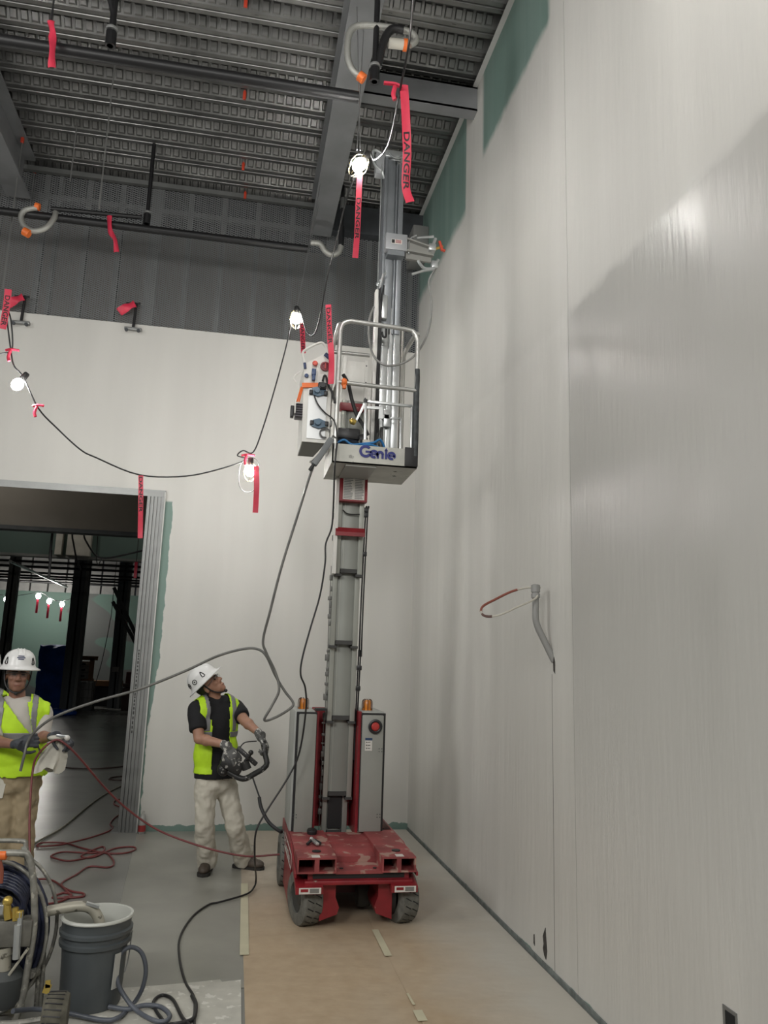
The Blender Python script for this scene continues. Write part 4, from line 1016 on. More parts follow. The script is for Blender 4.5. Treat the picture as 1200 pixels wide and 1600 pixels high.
for k, (x, y) in enumerate(((497, 612), (498, 662))):
    c = at(x, y, fy); mb = MB()
    for dx in (-.05, .055): mb.obox(c + V((dx, -.012, -.012 if k == 0 else .0)), (.026, .024, .034), None, .005)
    ob = mb.build('latch_block', black_pl, cab)
    mb = MB(); mb.prism([(-.05, -.025), (.0, -.04), (.055, -.02), (.055, .012), (.0, .035), (-.045, .02)], c + V((0, -.018, 0)), (1, 0, 0), (0, 0, 1), (0, .012, 0)); mb.build('latch_lever', smoke, ob, smooth=False)
    MB().lathe([(.008, 0), (.02, 0), (.02, .012), (.008, .012)], c + V((-.01, -.03, 0)), axis=(0, -1, 0), n=14).build('latch_ring', smoke, ob)
c = at(503, 605, fy); mb = MB(); mb.obox(c + V((0, -.02, 0)), (.06, .04, .05), None, .008); mb.cyl(c + V((0, -.04, 0)), c + V((0, -.055, 0)), .02, n=14); mb.build('joystick_base', black_pl, cab)
mb = MB(); a, b = at(472, 602, fy - .004), at(497, 602, fy - .004); mb.bar(a, b, .012, .035); mb.build('orange_strap', orange_m, cab, smooth=False)
mb = MB(); mb.bar(at(471, 604, fy - .004), at(464, 628, fy + .02), .006, .010); mb.bar(at(473, 606, fy - .004), at(467, 628, fy + .02), .006, .010); mb.build('strap_tail', orange_m, cab, smooth=False)
c = at(463, 642, fy + .05); mb = MB(); mb.obox(c + V((.02, .02, 0)), (.06, .08, .10), None, .004)
hs = mb.build('power_supply', M('dark finned case', (.06, .055, .065), .5), cab)
mb = MB()
for k in range(6): mb.obox(c + V((.025, -.025, -.045 + k * .018)), (.055, .012, .006))
mb.build('fin', M('dark finned case', (.06, .055, .065), .5), hs, smooth=False)
mb = MB(); mb.obox(c + V((-.012, -.02, .02)), (.008, .05, .10)); mb.build('mount_plate', white_m, hs, smooth=False)
MB().obox(c + V((-.03, .0, -.01)), (.025, .05, .085), None, .006).build('plug', black_pl, hs)
mb = MB(); mb.tube([at(510, 684, fy - .02), at(503, 682, fy - .02), at(500, 676, fy - .02), at(503, 671, fy - .02), at(511, 670, fy - .02), at(516, 674, fy - .02)], .006, n=6); mb.build('lead_loop', M('grey lead', (.12, .12, .12), .5), cab)
mb = MB(); mb.tube([at(491, 618, fy - .01), at(497, 632, fy - .02), at(508, 645, fy - .02), at(521, 656, fy - .02), at(526, 672, fy - .03), at(527, 690, fy - .03)], .005, n=6); mb.build('signal_lead', blackm, cab)
# wand hanging at the basket corner
wd = thing('spray_wand', tuple(at(505, 705, 5.25)), 'grey spray wand hanging off the basket corner', 'wand')
a, b = at(518, 686, 5.25), at(490, 726, 5.22)
MB().bar(a, b, .045, .040, up=(0, 1, 0), bev=.006).build('body', M('grey wand body', (.16, .17, .175), .45), wd)
d = (b - a).normalized()
MB().bar(a + V((-.028, 0, -.03)), b + V((-.024, 0, .02)), .010, .044, up=(0, 1, 0)).build('edge_strip', placard, wd, smooth=False)
MB().cyl(b - d * .01, b + d * .05, .012, n=8).build('hose_swivel', black_pl, wd)
MB().tube([a, a + V((.01, .02, .03)), V((PX0 + .02, yf - .02, 3.16))], .006, n=6).build('hook', galv, wd)
# ------------------------------------------------------------------ people
def evald(mb, voxel, smooth=4, disp=None):
    """fuse overlapping solids into one continuous skin"""
    me = bpy.data.meshes.new('tmp'); me.from_pydata([tuple(p) for p in mb.v], [], mb.f)
    bm = bmesh.new(); bm.from_mesh(me); bmesh.ops.recalc_face_normals(bm, faces=bm.faces[:]); bm.to_mesh(me); bm.free()
    o = bpy.data.objects.new('tmp', me); COL.objects.link(o)
    r = o.modifiers.new('r', 'REMESH'); r.mode = 'VOXEL'; r.voxel_size = voxel
    s = o.modifiers.new('s', 'SMOOTH'); s.factor = .5; s.iterations = smooth
    if disp:
        tx = bpy.data.textures.new('folds', 'CLOUDS'); tx.noise_scale = disp[1]; tx.noise_depth = 1
        d = o.modifiers.new('d', 'DISPLACE'); d.texture = tx; d.strength = disp[0]; d.mid_level = .5; d.texture_coords = 'LOCAL'
    dg = bpy.context.evaluated_depsgraph_get()
    m2 = bpy.data.meshes.new_from_object(o.evaluated_get(dg))
    vs = [v.co.copy() for v in m2.vertices]; fs = [tuple(p.vertices) for p in m2.polygons]; ns = [v.normal.copy() for v in m2.vertices]
    bpy.data.objects.remove(o); bpy.data.meshes.remove(me); bpy.data.meshes.remove(m2)
    return vs, fs, ns
def islands(fs):
    par = {}
    def find(a):
        while par.setdefault(a, a) != a: par[a] = par[par[a]]; a = par[a]
        return a
    for f in fs:
        for i in f[1:]: par[find(i)] = find(f[0])
    out = {}
    for f in fs: out.setdefault(find(f[0]), []).append(f)
    return [g for g in out.values() if len(g) > 8]
def from_data(name, vs, fs, mat, parent, solid=0, smooth=0, split=False):
    if split:
        for g in islands(fs): from_data(name, vs, g, mat, parent, solid, smooth)
        return
    off = worg(parent)
    used = sorted({i for f in fs for i in f}); mp = {j: k for k, j in enumerate(used)}
    me = bpy.data.meshes.new(name); me.from_pydata([tuple(vs[j] - off) for j in used], [], [tuple(mp[i] for i in f) for f in fs])
    me.materials.append(mat); me.shade_smooth()
    o = bpy.data.objects.new(name, me); COL.objects.link(o); o.parent = parent
    if smooth: s = o.modifiers.new('s', 'SMOOTH'); s.iterations = smooth; s.factor = .5
    if solid: s = o.modifiers.new('t', 'SOLIDIFY'); s.thickness = solid; s.offset = 1
    return o
def kcone(mb, p0, p1, r0, r1): mb.cyl(p0, p1, r0, r1, 18)
skin_a = M('skin', (.36, .19, .125), .5, var=.08, vscale=20)
skin_b = M('tanned skin', (.25, .125, .085), .5, var=.1, vscale=20)
lime = M('hi-vis lime fabric', (.50, .78, .02), .7, var=.08, vscale=14, bump=.3, bscale=18)
lime_mesh = M('hi-vis lime binding', (.62, .85, .10), .6)
reflect = M('reflective grey tape', (.22, .22, .225), .45, .2)
tee_black = M('black tee shirt', (.008, .008, .010), .85, bump=.3, bscale=20)
tee_white = M('white tee shirt', (.50, .47, .43), .8, bump=.3, bscale=16)
cream = M('cream work trousers', (.56, .53, .45), .8, var=.10, vscale=7, bump=.35, bscale=14, spots=((.22, .19, .15), 30, .74))
tan = M('tan work trousers', (.31, .245, .15), .8, var=.15, vscale=6, bump=.35, bscale=14, spots=((.46, .42, .34), 22, .70))
glove_p = M('paint-stained grey glove', (.10, .10, .098), .7, spots=((.50, .49, .45), 38, .56))
glove_k = M('dark grey glove', (.045, .05, .06), .65, var=.3, vscale=30)
boot = M('brown work boot', (.075, .058, .045), .6, var=.25, vscale=30)
sole = M('dark boot sole', (.025, .023, .02), .8)
hatm = M('white hard hat', (.74, .74, .73), .28)
hair = M('black hair', (.010, .009, .009), .6)
lens_m = M('clear safety lens', (.12, .12, .12), .05, alpha=.12)
eye_m = M('dark eye', (.02, .015, .012), .3)
lip_m = M('lip', (.24, .09, .07), .5)

def head_parts(mb, c, F, L, U, k=1.0):
    fr = (F, L, U); P = lambda f, l, u: c + (F * f + L * l + U * u) * k
    mb.ball(P(-.012, 0, .03), (.096 * k, .076 * k, .095 * k), fr, 18, 12)
    mb.ball(P(.022, 0, -.035), (.070 * k, .062 * k, .085 * k), fr, 16, 10)
    mb.ball(P(.058, 0, -.098), (.032 * k, .034 * k, .022 * k), fr)
    mb.ball(P(.045, .032, -.065), (.04 * k, .022 * k, .04 * k), fr); mb.ball(P(.045, -.032, -.065), (.04 * k, .022 * k, .04 * k), fr)
    mb.rcone(P(.084, 0, .012), P(.108, 0, -.030), .008 * k, .013 * k, 10)
    for s in (-1, 1):
        mb.ball(P(.101, s * .013, -.034), .009 * k); mb.ball(P(-.012, s * .078, -.018), (.020 * k, .010 * k, .032 * k), fr)
        mb.ball(P(.078, s * .030, .022), (.013 * k, .026 * k, .009 * k), fr); mb.ball(P(.064, s * .040, -.025), (.025 * k, .02 * k, .018 * k), fr)
    mb.ball(P(.086, 0, -.066), (.012 * k, .024 * k, .008 * k), fr); mb.ball(P(.084, 0, -.079), (.011 * k, .020 * k, .008 * k), fr)

def face_details(root, body, c, F, L, U, glasses=True, moustache=False, k=1.0):
    fr = (F, L, U); P = lambda f, l, u: c + (F * f + L * l + U * u) * k
    for s in (-1, 1):
        MB().ball(P(.082, s * .030, .003), (.006, .013, .0055), fr).build('eye', eye_m, body)
        MB().rcone(P(.091, s * .012, .023), P(.083, s * .046, .021), .0045, .003, 8).build('eyebrow', hair, body)
    mb = MB(); mb.ball(P(.0925, 0, -.0725), (.006, .021, .0035), fr); mb.build('mouth', lip_m, body)
    if moustache:
        mb = MB(); mb.rcone(P(.098, 0, -.052), P(.085, .028, -.062), .006, .003, 8); mb.rcone(P(.098, 0, -.052), P(.085, -.028, -.062), .006, .003, 8); mb.build('moustache', hair, body)
    if glasses:
        g = MB()
        for s in (-1, 1): g.ball(P(.098, s * .032, .002), (.005, .027, .018), fr)
        go = g.build('safety_glasses', lens_m, root)
        mb = MB()
        mb.tube([P(-.01, .082, .0), P(.06, .075, .008), P(.095, .05, .018), P(.104, 0, .014), P(.095, -.05, .018), P(.06, -.075, .008), P(-.01, -.082, .0)], .0025, n=6); mb.build('glasses_frame', M('grey frame', (.10, .10, .10), .4), go)

def hard_hat(root, c, F, L, U, decals, k=1.0):
    fr = (F, L, U); o = c + U * (.052 * k) - F * (.006 * k)
    SX, SY = 1.10 * k, .93 * k
    prof = [(.098, -.004), (.120, -.008), (.156, -.018), (.159, -.012), (.124, .004), (.117, .018), (.115, .045), (.106, .078), (.088, .104), (.060, .122), (.028, .131), (0, .133)]
    prof = [(r, h * k) for r, h in prof]
    h = MB().lathe(prof, o, n=40, scale=(SX, SY), frame=fr).build('hard_hat', hatm, root, ang=50)
    def dome(a, hh, lift=.002):
        r = 0
        for (r0, h0), (r1, h1) in zip(prof[4:-1], prof[5:]):
            if h0 <= hh * k <= h1: r = r0 + (r1 - r0) * (hh * k - h0) / (h1 - h0)
        return o + U * (hh * k) + (F * math.cos(a) * SX + L * math.sin(a) * SY) * (r + lift)
    mb = MB()
    for l in (-.02, 0, .02):
        mb.tube([o + F * (x * SX) + L * l + U * (k * z) for x, z in ((-.100, .080), (-.075, .112), (-.03, .130), (.03, .130), (.075, .112), (.100, .080))], .004, n=6)
    mb.build('crown_rib', hatm, h)
    for kind, a, hh, sz in decals:
        a = math.radians(a)
        if kind == 'ring':
            pts = [dome(a + math.cos(t) * sz / .12, hh + math.sin(t) * sz, .003) for t in [2 * PI * i / 14 for i in range(14)]]
            MB().tube(pts, .0032, n=5, k=2, closed=True).build('sticker_ring', ink, h)
            MB().ball(dome(a, hh, .001), (sz * .35,) * 3, nu=8, nv=5).build('sticker_dot', ink, h)
        elif kind == 'vent':
            pts = [dome(a - .10, hh - .018, .003), dome(a + .10, hh - .018, .003), dome(a + .03, hh + .02, .003), dome(a - .03, hh + .02, .003)]
            MB().tube(pts, .004, n=5, k=2, closed=True).build('vent', ink, h)
        else:
            rows = MB()
            for j, (w, dz) in enumerate(((.02, .011), (.026, 0), (.018, -.011))):
                rows.tube([dome(a + t * w / .1, hh + dz, .0025) for t in (-1, -.5, 0, .5, 1)], .0032, n=5, k=2)
            rows.build('sticker', M('navy sticker', (.02, .03, .12), .5), h)
    return h
def chin_strap(root, c, F, L, U, k=1.0):
    P = lambda f, l, u: c + (F * f + L * l + U * u) * k
    mb = MB(); mb.tube([P(.0, .088, .045), P(.012, .084, -.03), P(.03, .066, -.085), P(.052, .03, -.118), P(.062, 0, -.124), P(.052, -.03, -.118), P(.03, -.066, -.085), P(.012, -.084, -.03), P(.0, -.088, .045)], .0055, n=6)
    mb.ball(P(.068, 0, -.128), .013); return mb.build('chin_strap', blackm, root)
def hand(mb, w, d, n, thumb, curl=55, k=1.0):
    """palm, four jointed fingers and a thumb; d along the hand, n out of the palm, thumb = sign of the thumb's side"""
    d = V(d).normalized(); n = V(n); n = (n - d * n.dot(d)).normalized(); t = d.cross(n) * thumb
    mb.rcone(w - d * .03, w + d * .02, .028 * k, .030 * k)
    mb.ball(w + d * .055 * k, (.052 * k, .044 * k, .020 * k), (d, t, n))
    for i, (ln, off) in enumerate(((.068, .032), (.076, .011), (.070, -.011), (.054, -.031))):
        p = w + (d * .088 + t * off) * k; ang = math.radians(curl * .45)
        for j, fr_ in enumerate((.45, .32, .26)):
            dd = d * math.cos(ang) + n * math.sin(ang) + t * (.05 * (1.5 - i)) * (1 - j * .5)
            q = p + dd.normalized() * ln * fr_ * 1.25 * k
            mb.rcone(p, q, (.0105 - .001 * j) * k, (.0098 - .001 * j) * k, 9); p = q; ang += math.radians(curl * .8)
    p = w + (d * .025 + t * .036) * k
    for j, (ln, dd) in enumerate(((.036, d * .55 + t * .75 + n * .35), (.030, d * .75 + t * .1 + n * .65), (.022, d * .7 - t * .25 + n * .7))):
        q = p + dd.normalized() * ln * k; mb.rcone(p, q, (.0125 - .0015 * j) * k, (.0115 - .0015 * j) * k, 9); p = q

def person(root, J, D, S, hd, cfg):
    Z = V((0, 0, 1)); fr = (S, D, Z)
    hc, F, L, U, hk = hd
    pel, sc = J['pel'], J['sc']                               # hips' centre, shoulders' centre
    wa = cfg.get('girth', 1.0)
    def torso(mb, g):
        mid = pel.lerp(sc, .72); bel = pel.lerp(sc, .36)
        mb.ball(mid, (.158 * wa + g, .108 * wa + g, .20 + g), fr, 22, 14); mb.ball(bel, (.150 * wa + g, .112 * wa + g, .20 + g), fr, 22, 14)
        mb.ball(pel + Z * .05, (.155 * wa + g, .108 * wa + g, .15 + g), fr, 22, 14)
        mb.rcone(J['shA'], J['shB'], .055 + g, .055 + g); mb.rcone(sc - Z * .05 - S * .10, sc - Z * .05 + S * .10, .085 + g, .085 + g)
        mb.rcone(sc - S * .06 + Z * .0, sc + S * .06 + Z * .0, .065 + g, .065 + g)
    mb = MB(); torso(mb, -.026)
    mb.rcone(sc + Z * .0, hc - U * .06 * hk - F * .02 * hk, .056, .050)
    head_parts(mb, hc, F, L, U, hk)
    for a in 'AB':
        mb.rcone(J['sh' + a], J['el' + a], .050, .041); mb.rcone(J['el' + a], J['wr' + a], .042, .028)
        e1, e2 = J['el' + a], J['wr' + a]; mb.ball(e1.lerp(e2, .3), (.044, .044, .044))
        mb.rcone(J['hip' + a], J['kn' + a], .060, .046); mb.rcone(J['kn' + a], J['an' + a], .046, .034)
        mb.rcone(J['an' + a] - Z * .058, J['an' + a] - Z * .06 + J['toe' + a] * .11, .024, .020)
        mb.rcone(J['wr' + a], J['wr' + a] + J['hd' + a] * .06, .028, .024)
    vs, fs, ns = evald(mb, .0075, 2)
    body = from_data('body', vs, fs, cfg['skin'], root)
    face_details(root, body, hc, F, L, U, cfg.get('glasses', True), cfg.get('moustache', False), hk)
    # hair under the hat
    mb = MB(); mb.ball(hc - F * .03 * hk + U * .025 * hk, (.088 * hk, .080 * hk, .085 * hk), (F, L, U), 18, 12); mb.ball(hc - F * .06 * hk - U * .03 * hk, (.05 * hk, .062 * hk, .055 * hk), (F, L, U)); mb.build('hair', hair, root)
    # shirt
    mb = MB(); torso(mb, 0.004)
    mb.cyl(sc - Z * .02, sc + (hc - U * .08 - sc) * .42, .072, .062, 20)
    mb.ball(pel + Z * .06, (.170 * wa, .124 * wa, .16), fr, 22, 12)
    for a in 'AB':
        mid = J['sh' + a].lerp(J['el' + a], cfg.get('sleeve', .72)); mb.ball(J['sh' + a], .066); kcone(mb, J['sh' + a], mid, .066, .064)
    vs, fs, ns = evald(mb, .009, 3, (.012, .09))
    hem = pel.z + cfg['hem']
    fs2 = [f for f in fs if sum(vs[i].z for i in f) / len(f) > hem]
    from_data('shirt', vs, fs2, cfg['shirt'], root, solid=.004, smooth=4)
    # vest
    mb = MB(); torso(mb, .022); mb.rcone(sc - Z * .02 - S * .08, sc - Z * .02 + S * .08, .098, .098)
    vs, fs, ns = evald(mb, .009, 3, (.010, .12))
    hz = pel.z + cfg['vest_hem']; keep = []; top = sc.z
    op0, op1 = cfg['open']
    def loc(f):
        p = V((0, 0, 0))
        for i in f: p = p + vs[i]
        p = p / len(f); q = p - sc; return q.dot(S), q.dot(D), p.z, p
    strips, bands = [], []
    for f in fs:
        s, d, z, p = loc(f)
        if z < hz: continue
        h = (z - hz) / (top - hz)
        ah = cfg.get('armhole', .155)
        if abs(s) > ah and z > top - .22 - .08 * min(1, (abs(s) - ah) / .04): continue          # arm holes
        if z > top + cfg.get('neck', -.01) and abs(s) < .075: continue                                           # neck
        mid = (op0 + (op1 - op0) * h) ; wdt = cfg['gap'](h)
        if d > -.02 and abs(s - mid) < wdt: continue                                          # open front
        keep.append(f)
        if .082 < abs(s - (.005 if s > 0 else 0)) < .122 and (z > hz + cfg['band'][1] or d < 0): strips.append(f)
        elif cfg['band'][0] < z - hz < cfg['band'][1] and not (abs(s) < .0): bands.append(f)
    vo = from_data('safety_vest', vs, keep, lime, root, solid=.004, smooth=5)
    vs3 = [v + n * .0055 for v, n in zip(vs, ns)]
    from_data('reflective_strap', vs3, strips, reflect, vo, solid=.002, smooth=5, split=True)
    from_data('reflective_band', vs3, bands, reflect, vo, solid=.002, smooth=5, split=True)
    # trousers
    mb = MB(); mb.ball(pel + Z * .04, (.158 * wa, .115 * wa, .13), fr, 22, 12); mb.ball(pel - Z * .03, (.155 * wa, .112 * wa, .10), fr, 22, 12)
    lw = cfg.get('leg', 1.0)
    for a in 'AB':
        hp, kn, an = J['hip' + a], J['kn' + a], J['an' + a]
        mb.rcone(hp, kn, .097 * lw, .084 * lw); mb.ball(hp - Z * .05, .098 * lw); kcone(mb, kn, an - Z * .045, .084 * lw, .088 * lw)
        mb.lathe([(.088 * lw, 0), (.097 * lw, .02), (.088 * lw, .05), (.095 * lw, .075), (.084 * lw, .11)], an - Z * .045, n=18)
    vs, fs, ns = evald(mb, .009, 3, (.026, .06))
    fs2 = [f for f in fs if vs[f[0]].z < pel.z + .07]
    tr = from_data('trousers', vs, fs2, cfg['pants'], root, smooth=1)
    mb = MB(); bz = pel.z + .065
    mb.lathe([(1.0, 0), (1.015, .015), (1.0, .03)], (pel.x, pel.y, bz - .02), n=28, scale=(.163 * wa, .122 * wa), frame=(S, D, Z)); mb.build('belt', blackm, tr)
    # boots
    for a in 'AB':
        an, td = J['an' + a], J['toe' + a]; sd = V((-td.y, td.x, 0)); g = V((an.x, an.y, 0))
        mb = MB(); mb.rcone(an + Z * .02, an - Z * .03, .050, .050); mb.ball(g + td * .01 + Z * .05, (.075, .044, .045), (td, sd, Z)); mb.ball(g + td * .105 + Z * .045, (.075, .046, .036), (td, sd, Z)); mb.ball(g + td * .05 + Z * .055, (.08, .042, .045), (td, sd, Z)); mb.ball(g - td * .04 + Z * .04, (.04, .038, .04), (td, sd, Z))
        vs, fs, ns = evald(mb, .007, 3); vs = [V((v.x, v.y, max(v.z, .016))) for v in vs]
        bo = from_data('work_boot', vs, fs, boot, root)
        poly = [(-.083, -.03), (-.05, -.044), (.05, -.042), (.12, -.050), (.165, -.038), (.186, 0), (.165, .038), (.12, .050), (.05, .042), (-.05, .044), (-.083, .03), (-.09, 0)]
        MB().prism(poly, g + Z * .002, td, sd, Z * .024).build('sole', sole, bo, smooth=False)
    # gloves
    for a in 'AB':
        mb = MB(); hand(mb, J['wr' + a] + J['hd' + a] * .03, J['hd' + a], J['pn' + a], J['th' + a], J['cu' + a], cfg.get('hand', .95)); kcone(mb, J['wr' + a] - (J['wr' + a] - J['el' + a]).normalized() * -.055 * cfg.get('cuff', 1), J['wr' + a] + J['hd' + a] * .03, .037, .033)
        vs, fs, ns = evald(mb, .0048, 2); from_data('glove', vs, fs, cfg['glove'], root)
    hard_hat(root, hc, F, L, U, cfg['decals'], hk); chin_strap(root, hc, F, L, U, hk)
    return body
def ortho(F, U):
    U = V(U).normalized(); F = V(F); F = (F - U * F.dot(U)).normalized(); return F, U.cross(F).normalized(), U

# ---- the operator with the remote control
Y1 = 6.37
D = V((.42, -.91, 0)).normalized(); S = V((.91, .42, 0)).normalized()
sc = at(338, 1101, Y1)
J = dict(pel=at(337, 1219, Y1 + .01), sc=sc, shA=sc - S * .160 - V((0, 0, .035)), shB=sc + S * .165 - V((0, 0, .03)))
J.update(elA=at(311, 1154, 6.19), wrA=at(349, 1163, 6.08), elB=at(382, 1126, 6.30), wrB=at(403, 1144, 6.20))
J['hdA'] = (at(366, 1181, 6.04) - J['wrA']).normalized(); J['hdB'] = (at(412, 1160, 6.17) - J['wrB']).normalized()
J.update(pnA=V((.3, .3, -.8)), pnB=V((-.5, .1, -.8)), thA=-1, thB=1, cuA=62, cuB=85)
J.update(hipA=at(321, 1226, Y1 - .03), hipB=at(353, 1226, Y1 + .04), knA=at(320, 1290, Y1 - .05), knB=at(367, 1290, Y1 + .01))
fa, fb = onf(322, 1362), onf(380, 1357)
J['anA'] = V((fa.x, fa.y, .10)); J['anB'] = V((fb.x, fb.y, .10))
J['toeA'] = V((-.12, -.99, 0)).normalized(); J['toeB'] = V((.86, -.5, 0)).normalized()
op = thing('person', (J['pel'].x, Y1, 0), 'worker in black tee shirt and lime vest looking up, holding a remote control', 'person', 'workers in lime vests')
F, L, U = ortho((.62, -.34, .62), (-.70, .0, .66))
hc = at(327, 1070, Y1 - .03)
person(op, J, D, S, (hc, F, L, U, .95), dict(skin=skin_a, shirt=tee_black, hem=.02, vest_hem=.055, pants=cream, glove=glove_p, open=(.03, -.015), gap=lambda h: .075 - .012 * h + (.012 if h > .8 else 0), band=(.27, .32), leg=.86, hand=1.12, armhole=.165,
       decals=(('ring', -100, .045, .018), ('ring', -135, .05, .018), ('vent', -60, .05, .02), ('vent', 60, .05, .02))))
# remote control: a belly box with a bent carrying frame
rm_m = M('paint-smeared black control', (.018, .018, .018), .5, spots=((.30, .29, .27), 34, .63))
rc = thing('remote_control', tuple(at(381, 1219, 6.05)), 'paint-smeared black lift remote control held in both gloved hands', 'remote control')
MB().tube([at(350, 1200, 6.10), at(362, 1209, 6.07), at(380, 1217, 6.03), at(396, 1210, 6.05), at(416, 1196, 6.10), at(414, 1178, 6.13), at(411, 1158, 6.15)], .021, n=10, k=4).build('frame', rm_m, rc)
mb = MB(); cpt = at(362, 1195, 6.07); rr = Matrix.Rotation(math.radians(28), 3, 'Y'); mb.obox(cpt, (.17, .10, .085), rr, .02); mb.ball(at(349, 1202, 6.09), (.045, .04, .05)); bx_ = mb.build('control_box', rm_m, rc)
mb = MB(); mb.bar(at(371, 1168, 6.05), at(401, 1195, 6.03), .034, .03, up=(0, 1, 0), bev=.008); mb.build('cross_bar', rm_m, rc)
mb = MB(); mb.cyl(at(383, 1190, 6.02), at(392, 1177, 6.0), .013, .011, n=10); mb.ball(at(392, 1176, 6.0), .019); mb.build('joystick', rm_m, rc)
mb = MB(); mb.cyl(at(382, 1190, 6.02), at(386, 1202, 6.02), .03, .034, n=12); mb.build('joystick_boot', rm_m, rc)
MB().tube([at(375, 1168, 6.06), at(383, 1160, 6.08), at(401, 1158, 6.12)], .0045, n=6).build('guard_wire', rm_m, rc)
cable('control_cable', 'black cable from the remote control to the lift base', 'cable', [at(394, 1212, 6.05), at(400, 1230, 6.02), at(406, 1247, 6.0)], .006, blackm)
cable('control_cable', 'thick black strain-relief hose curving to the lift base', 'cable', [at(405, 1246, 6.0), at(408, 1262, 5.95), at(418, 1282, 5.9), at(430, 1294, 5.85), at(440, 1300, 5.8)], .013, blackm)

# ---- the second worker at the left edge
Y2 = 5.9
D2 = V((.22, -.97, 0)).normalized(); S2 = V((.97, .22, 0)).normalized()
sc = at(28, 1104, Y2)
J = dict(pel=at(27, 1216, Y2), sc=sc, shA=sc - S2 * .175 - V((0, 0, .035)), shB=sc + S2 * .160 - V((0, 0, .04)))
J.update(elA=at(-12, 1158, 5.72), wrA=at(22, 1163, 5.60), elB=at(63, 1152, 5.86), wrB=at(80, 1151, 5.72))
J['hdA'] = (at(44, 1158, 5.56) - J['wrA']).normalized(); J['hdB'] = (at(104, 1156, 5.66) - J['wrB']).normalized()
J.update(pnA=V((.2, .9, -.2)), pnB=V((.0, .1, -.95)), thA=-1, thB=-1, cuA=95, cuB=70)
J.update(hipA=at(10, 1222, Y2), hipB=at(42, 1222, Y2), knA=at(9, 1292, Y2 - .04), knB=at(36, 1292, Y2 - .03))
ka, kb = J['knA'], J['knB']
J['anA'] = V((ka.x - .01, Y2 + .02, .10)); J['anB'] = V((kb.x - .0, Y2 + .02, .10))
J['toeA'] = V((-.1, -.99, 0)).normalized(); J['toeB'] = V((.25, -.97, 0)).normalized()
w2 = thing('person', (J['pel'].x, Y2, 0), 'worker in white tee shirt and lime vest at the left, holding hose and rag', 'person', 'workers in lime vests')
F, L, U = ortho((.30, -.95, -.05), (0.02, 0, 1))
hc = at(28, 1054, Y2 - .03)
person(w2, J, D2, S2, (hc, F, L, U, .96), dict(skin=skin_b, shirt=tee_white, hem=.04, vest_hem=.02, pants=tan, glove=glove_k, open=(.26, .01), gap=lambda h: .003 + max(0, h - .60) * .13, band=(.24, .29), armhole=.205, neck=.035, hand=1.05, girth=1.06, leg=.92, moustache=False, cuff=1.4, sleeve=.95,
       decals=(('mark', 0, .07, .02), ('vent', -55, .045, .02), ('vent', 50, .045, .02))))
# his rag pocket flap
mb = MB(); c = J['hipA'] + V((-.02, -.115, .0)); mb.prism([(-.05, -.09), (.035, -.085), (.045, 0), (.04, .07), (-.05, .075)], c, (1, 0, 0), (0, 0, 1), (0, .008, 0)); mb.build('pocket_rag', M('white rag', (.55, .53, .46), .8, var=.1, bump=.5, bscale=25), w2, smooth=False)
# rag hanging from his hand
mb = MB(); vs, fs = [], []; NR, NA = 9, 26; a0, b0 = at(92, 1153, 5.66), at(76, 1203, 5.66)
for i in range(NR):
    t = i / (NR - 1); c = a0.lerp(b0, t); rx = .018 + .062 * min(1, t * 1.7) ; ry = .015 + .03 * t
    for j in range(NA):
        a = 2 * PI * j / NA; w = 1 + .28 * t * math.sin(5 * a + 2.0 * t) + .12 * math.sin(9 * a)
        vs.append(c + V((math.cos(a) * rx * w, math.sin(a) * ry * w, (.022 * math.sin(3 * a) * t))))
for i in range(NR - 1): fs += [(i * NA + j, i * NA + (j + 1) % NA, (i + 1) * NA + (j + 1) % NA, (i + 1) * NA + j) for j in range(NA)]
fs.append(tuple(range(NA)))
mb.add(vs, fs); mb.ball(at(88, 1153, 5.64), (.055, .035, .018))
tag(mb.build('rag', M('white rag', (.55, .53, .46), .8, var=.1, bump=.5, bscale=25), ang=80), 'crumpled white rag hanging from the hose holder\'s hand', 'rag')
# spray gun tip in the same hand
t = thing('spray_gun', tuple(at(100, 1154, 5.62)), 'small metal spray gun held over the white rag', 'spray gun')
MB().bar(at(88, 1149, 5.62), at(105, 1151, 5.60), .018, .018, bev=.005).build('body', alu, t); MB().ball(at(105, 1153, 5.60), .018).build('tip_guard', placard, t)

# ---- a third worker, nearly hidden at the frame edge
w3 = copy_tree(w2); w3.location = (w2.location.x - .46, 6.75, 0)
tag(w3, 'third worker almost wholly hidden behind the left-edge worker', 'person', 'workers in lime vests')
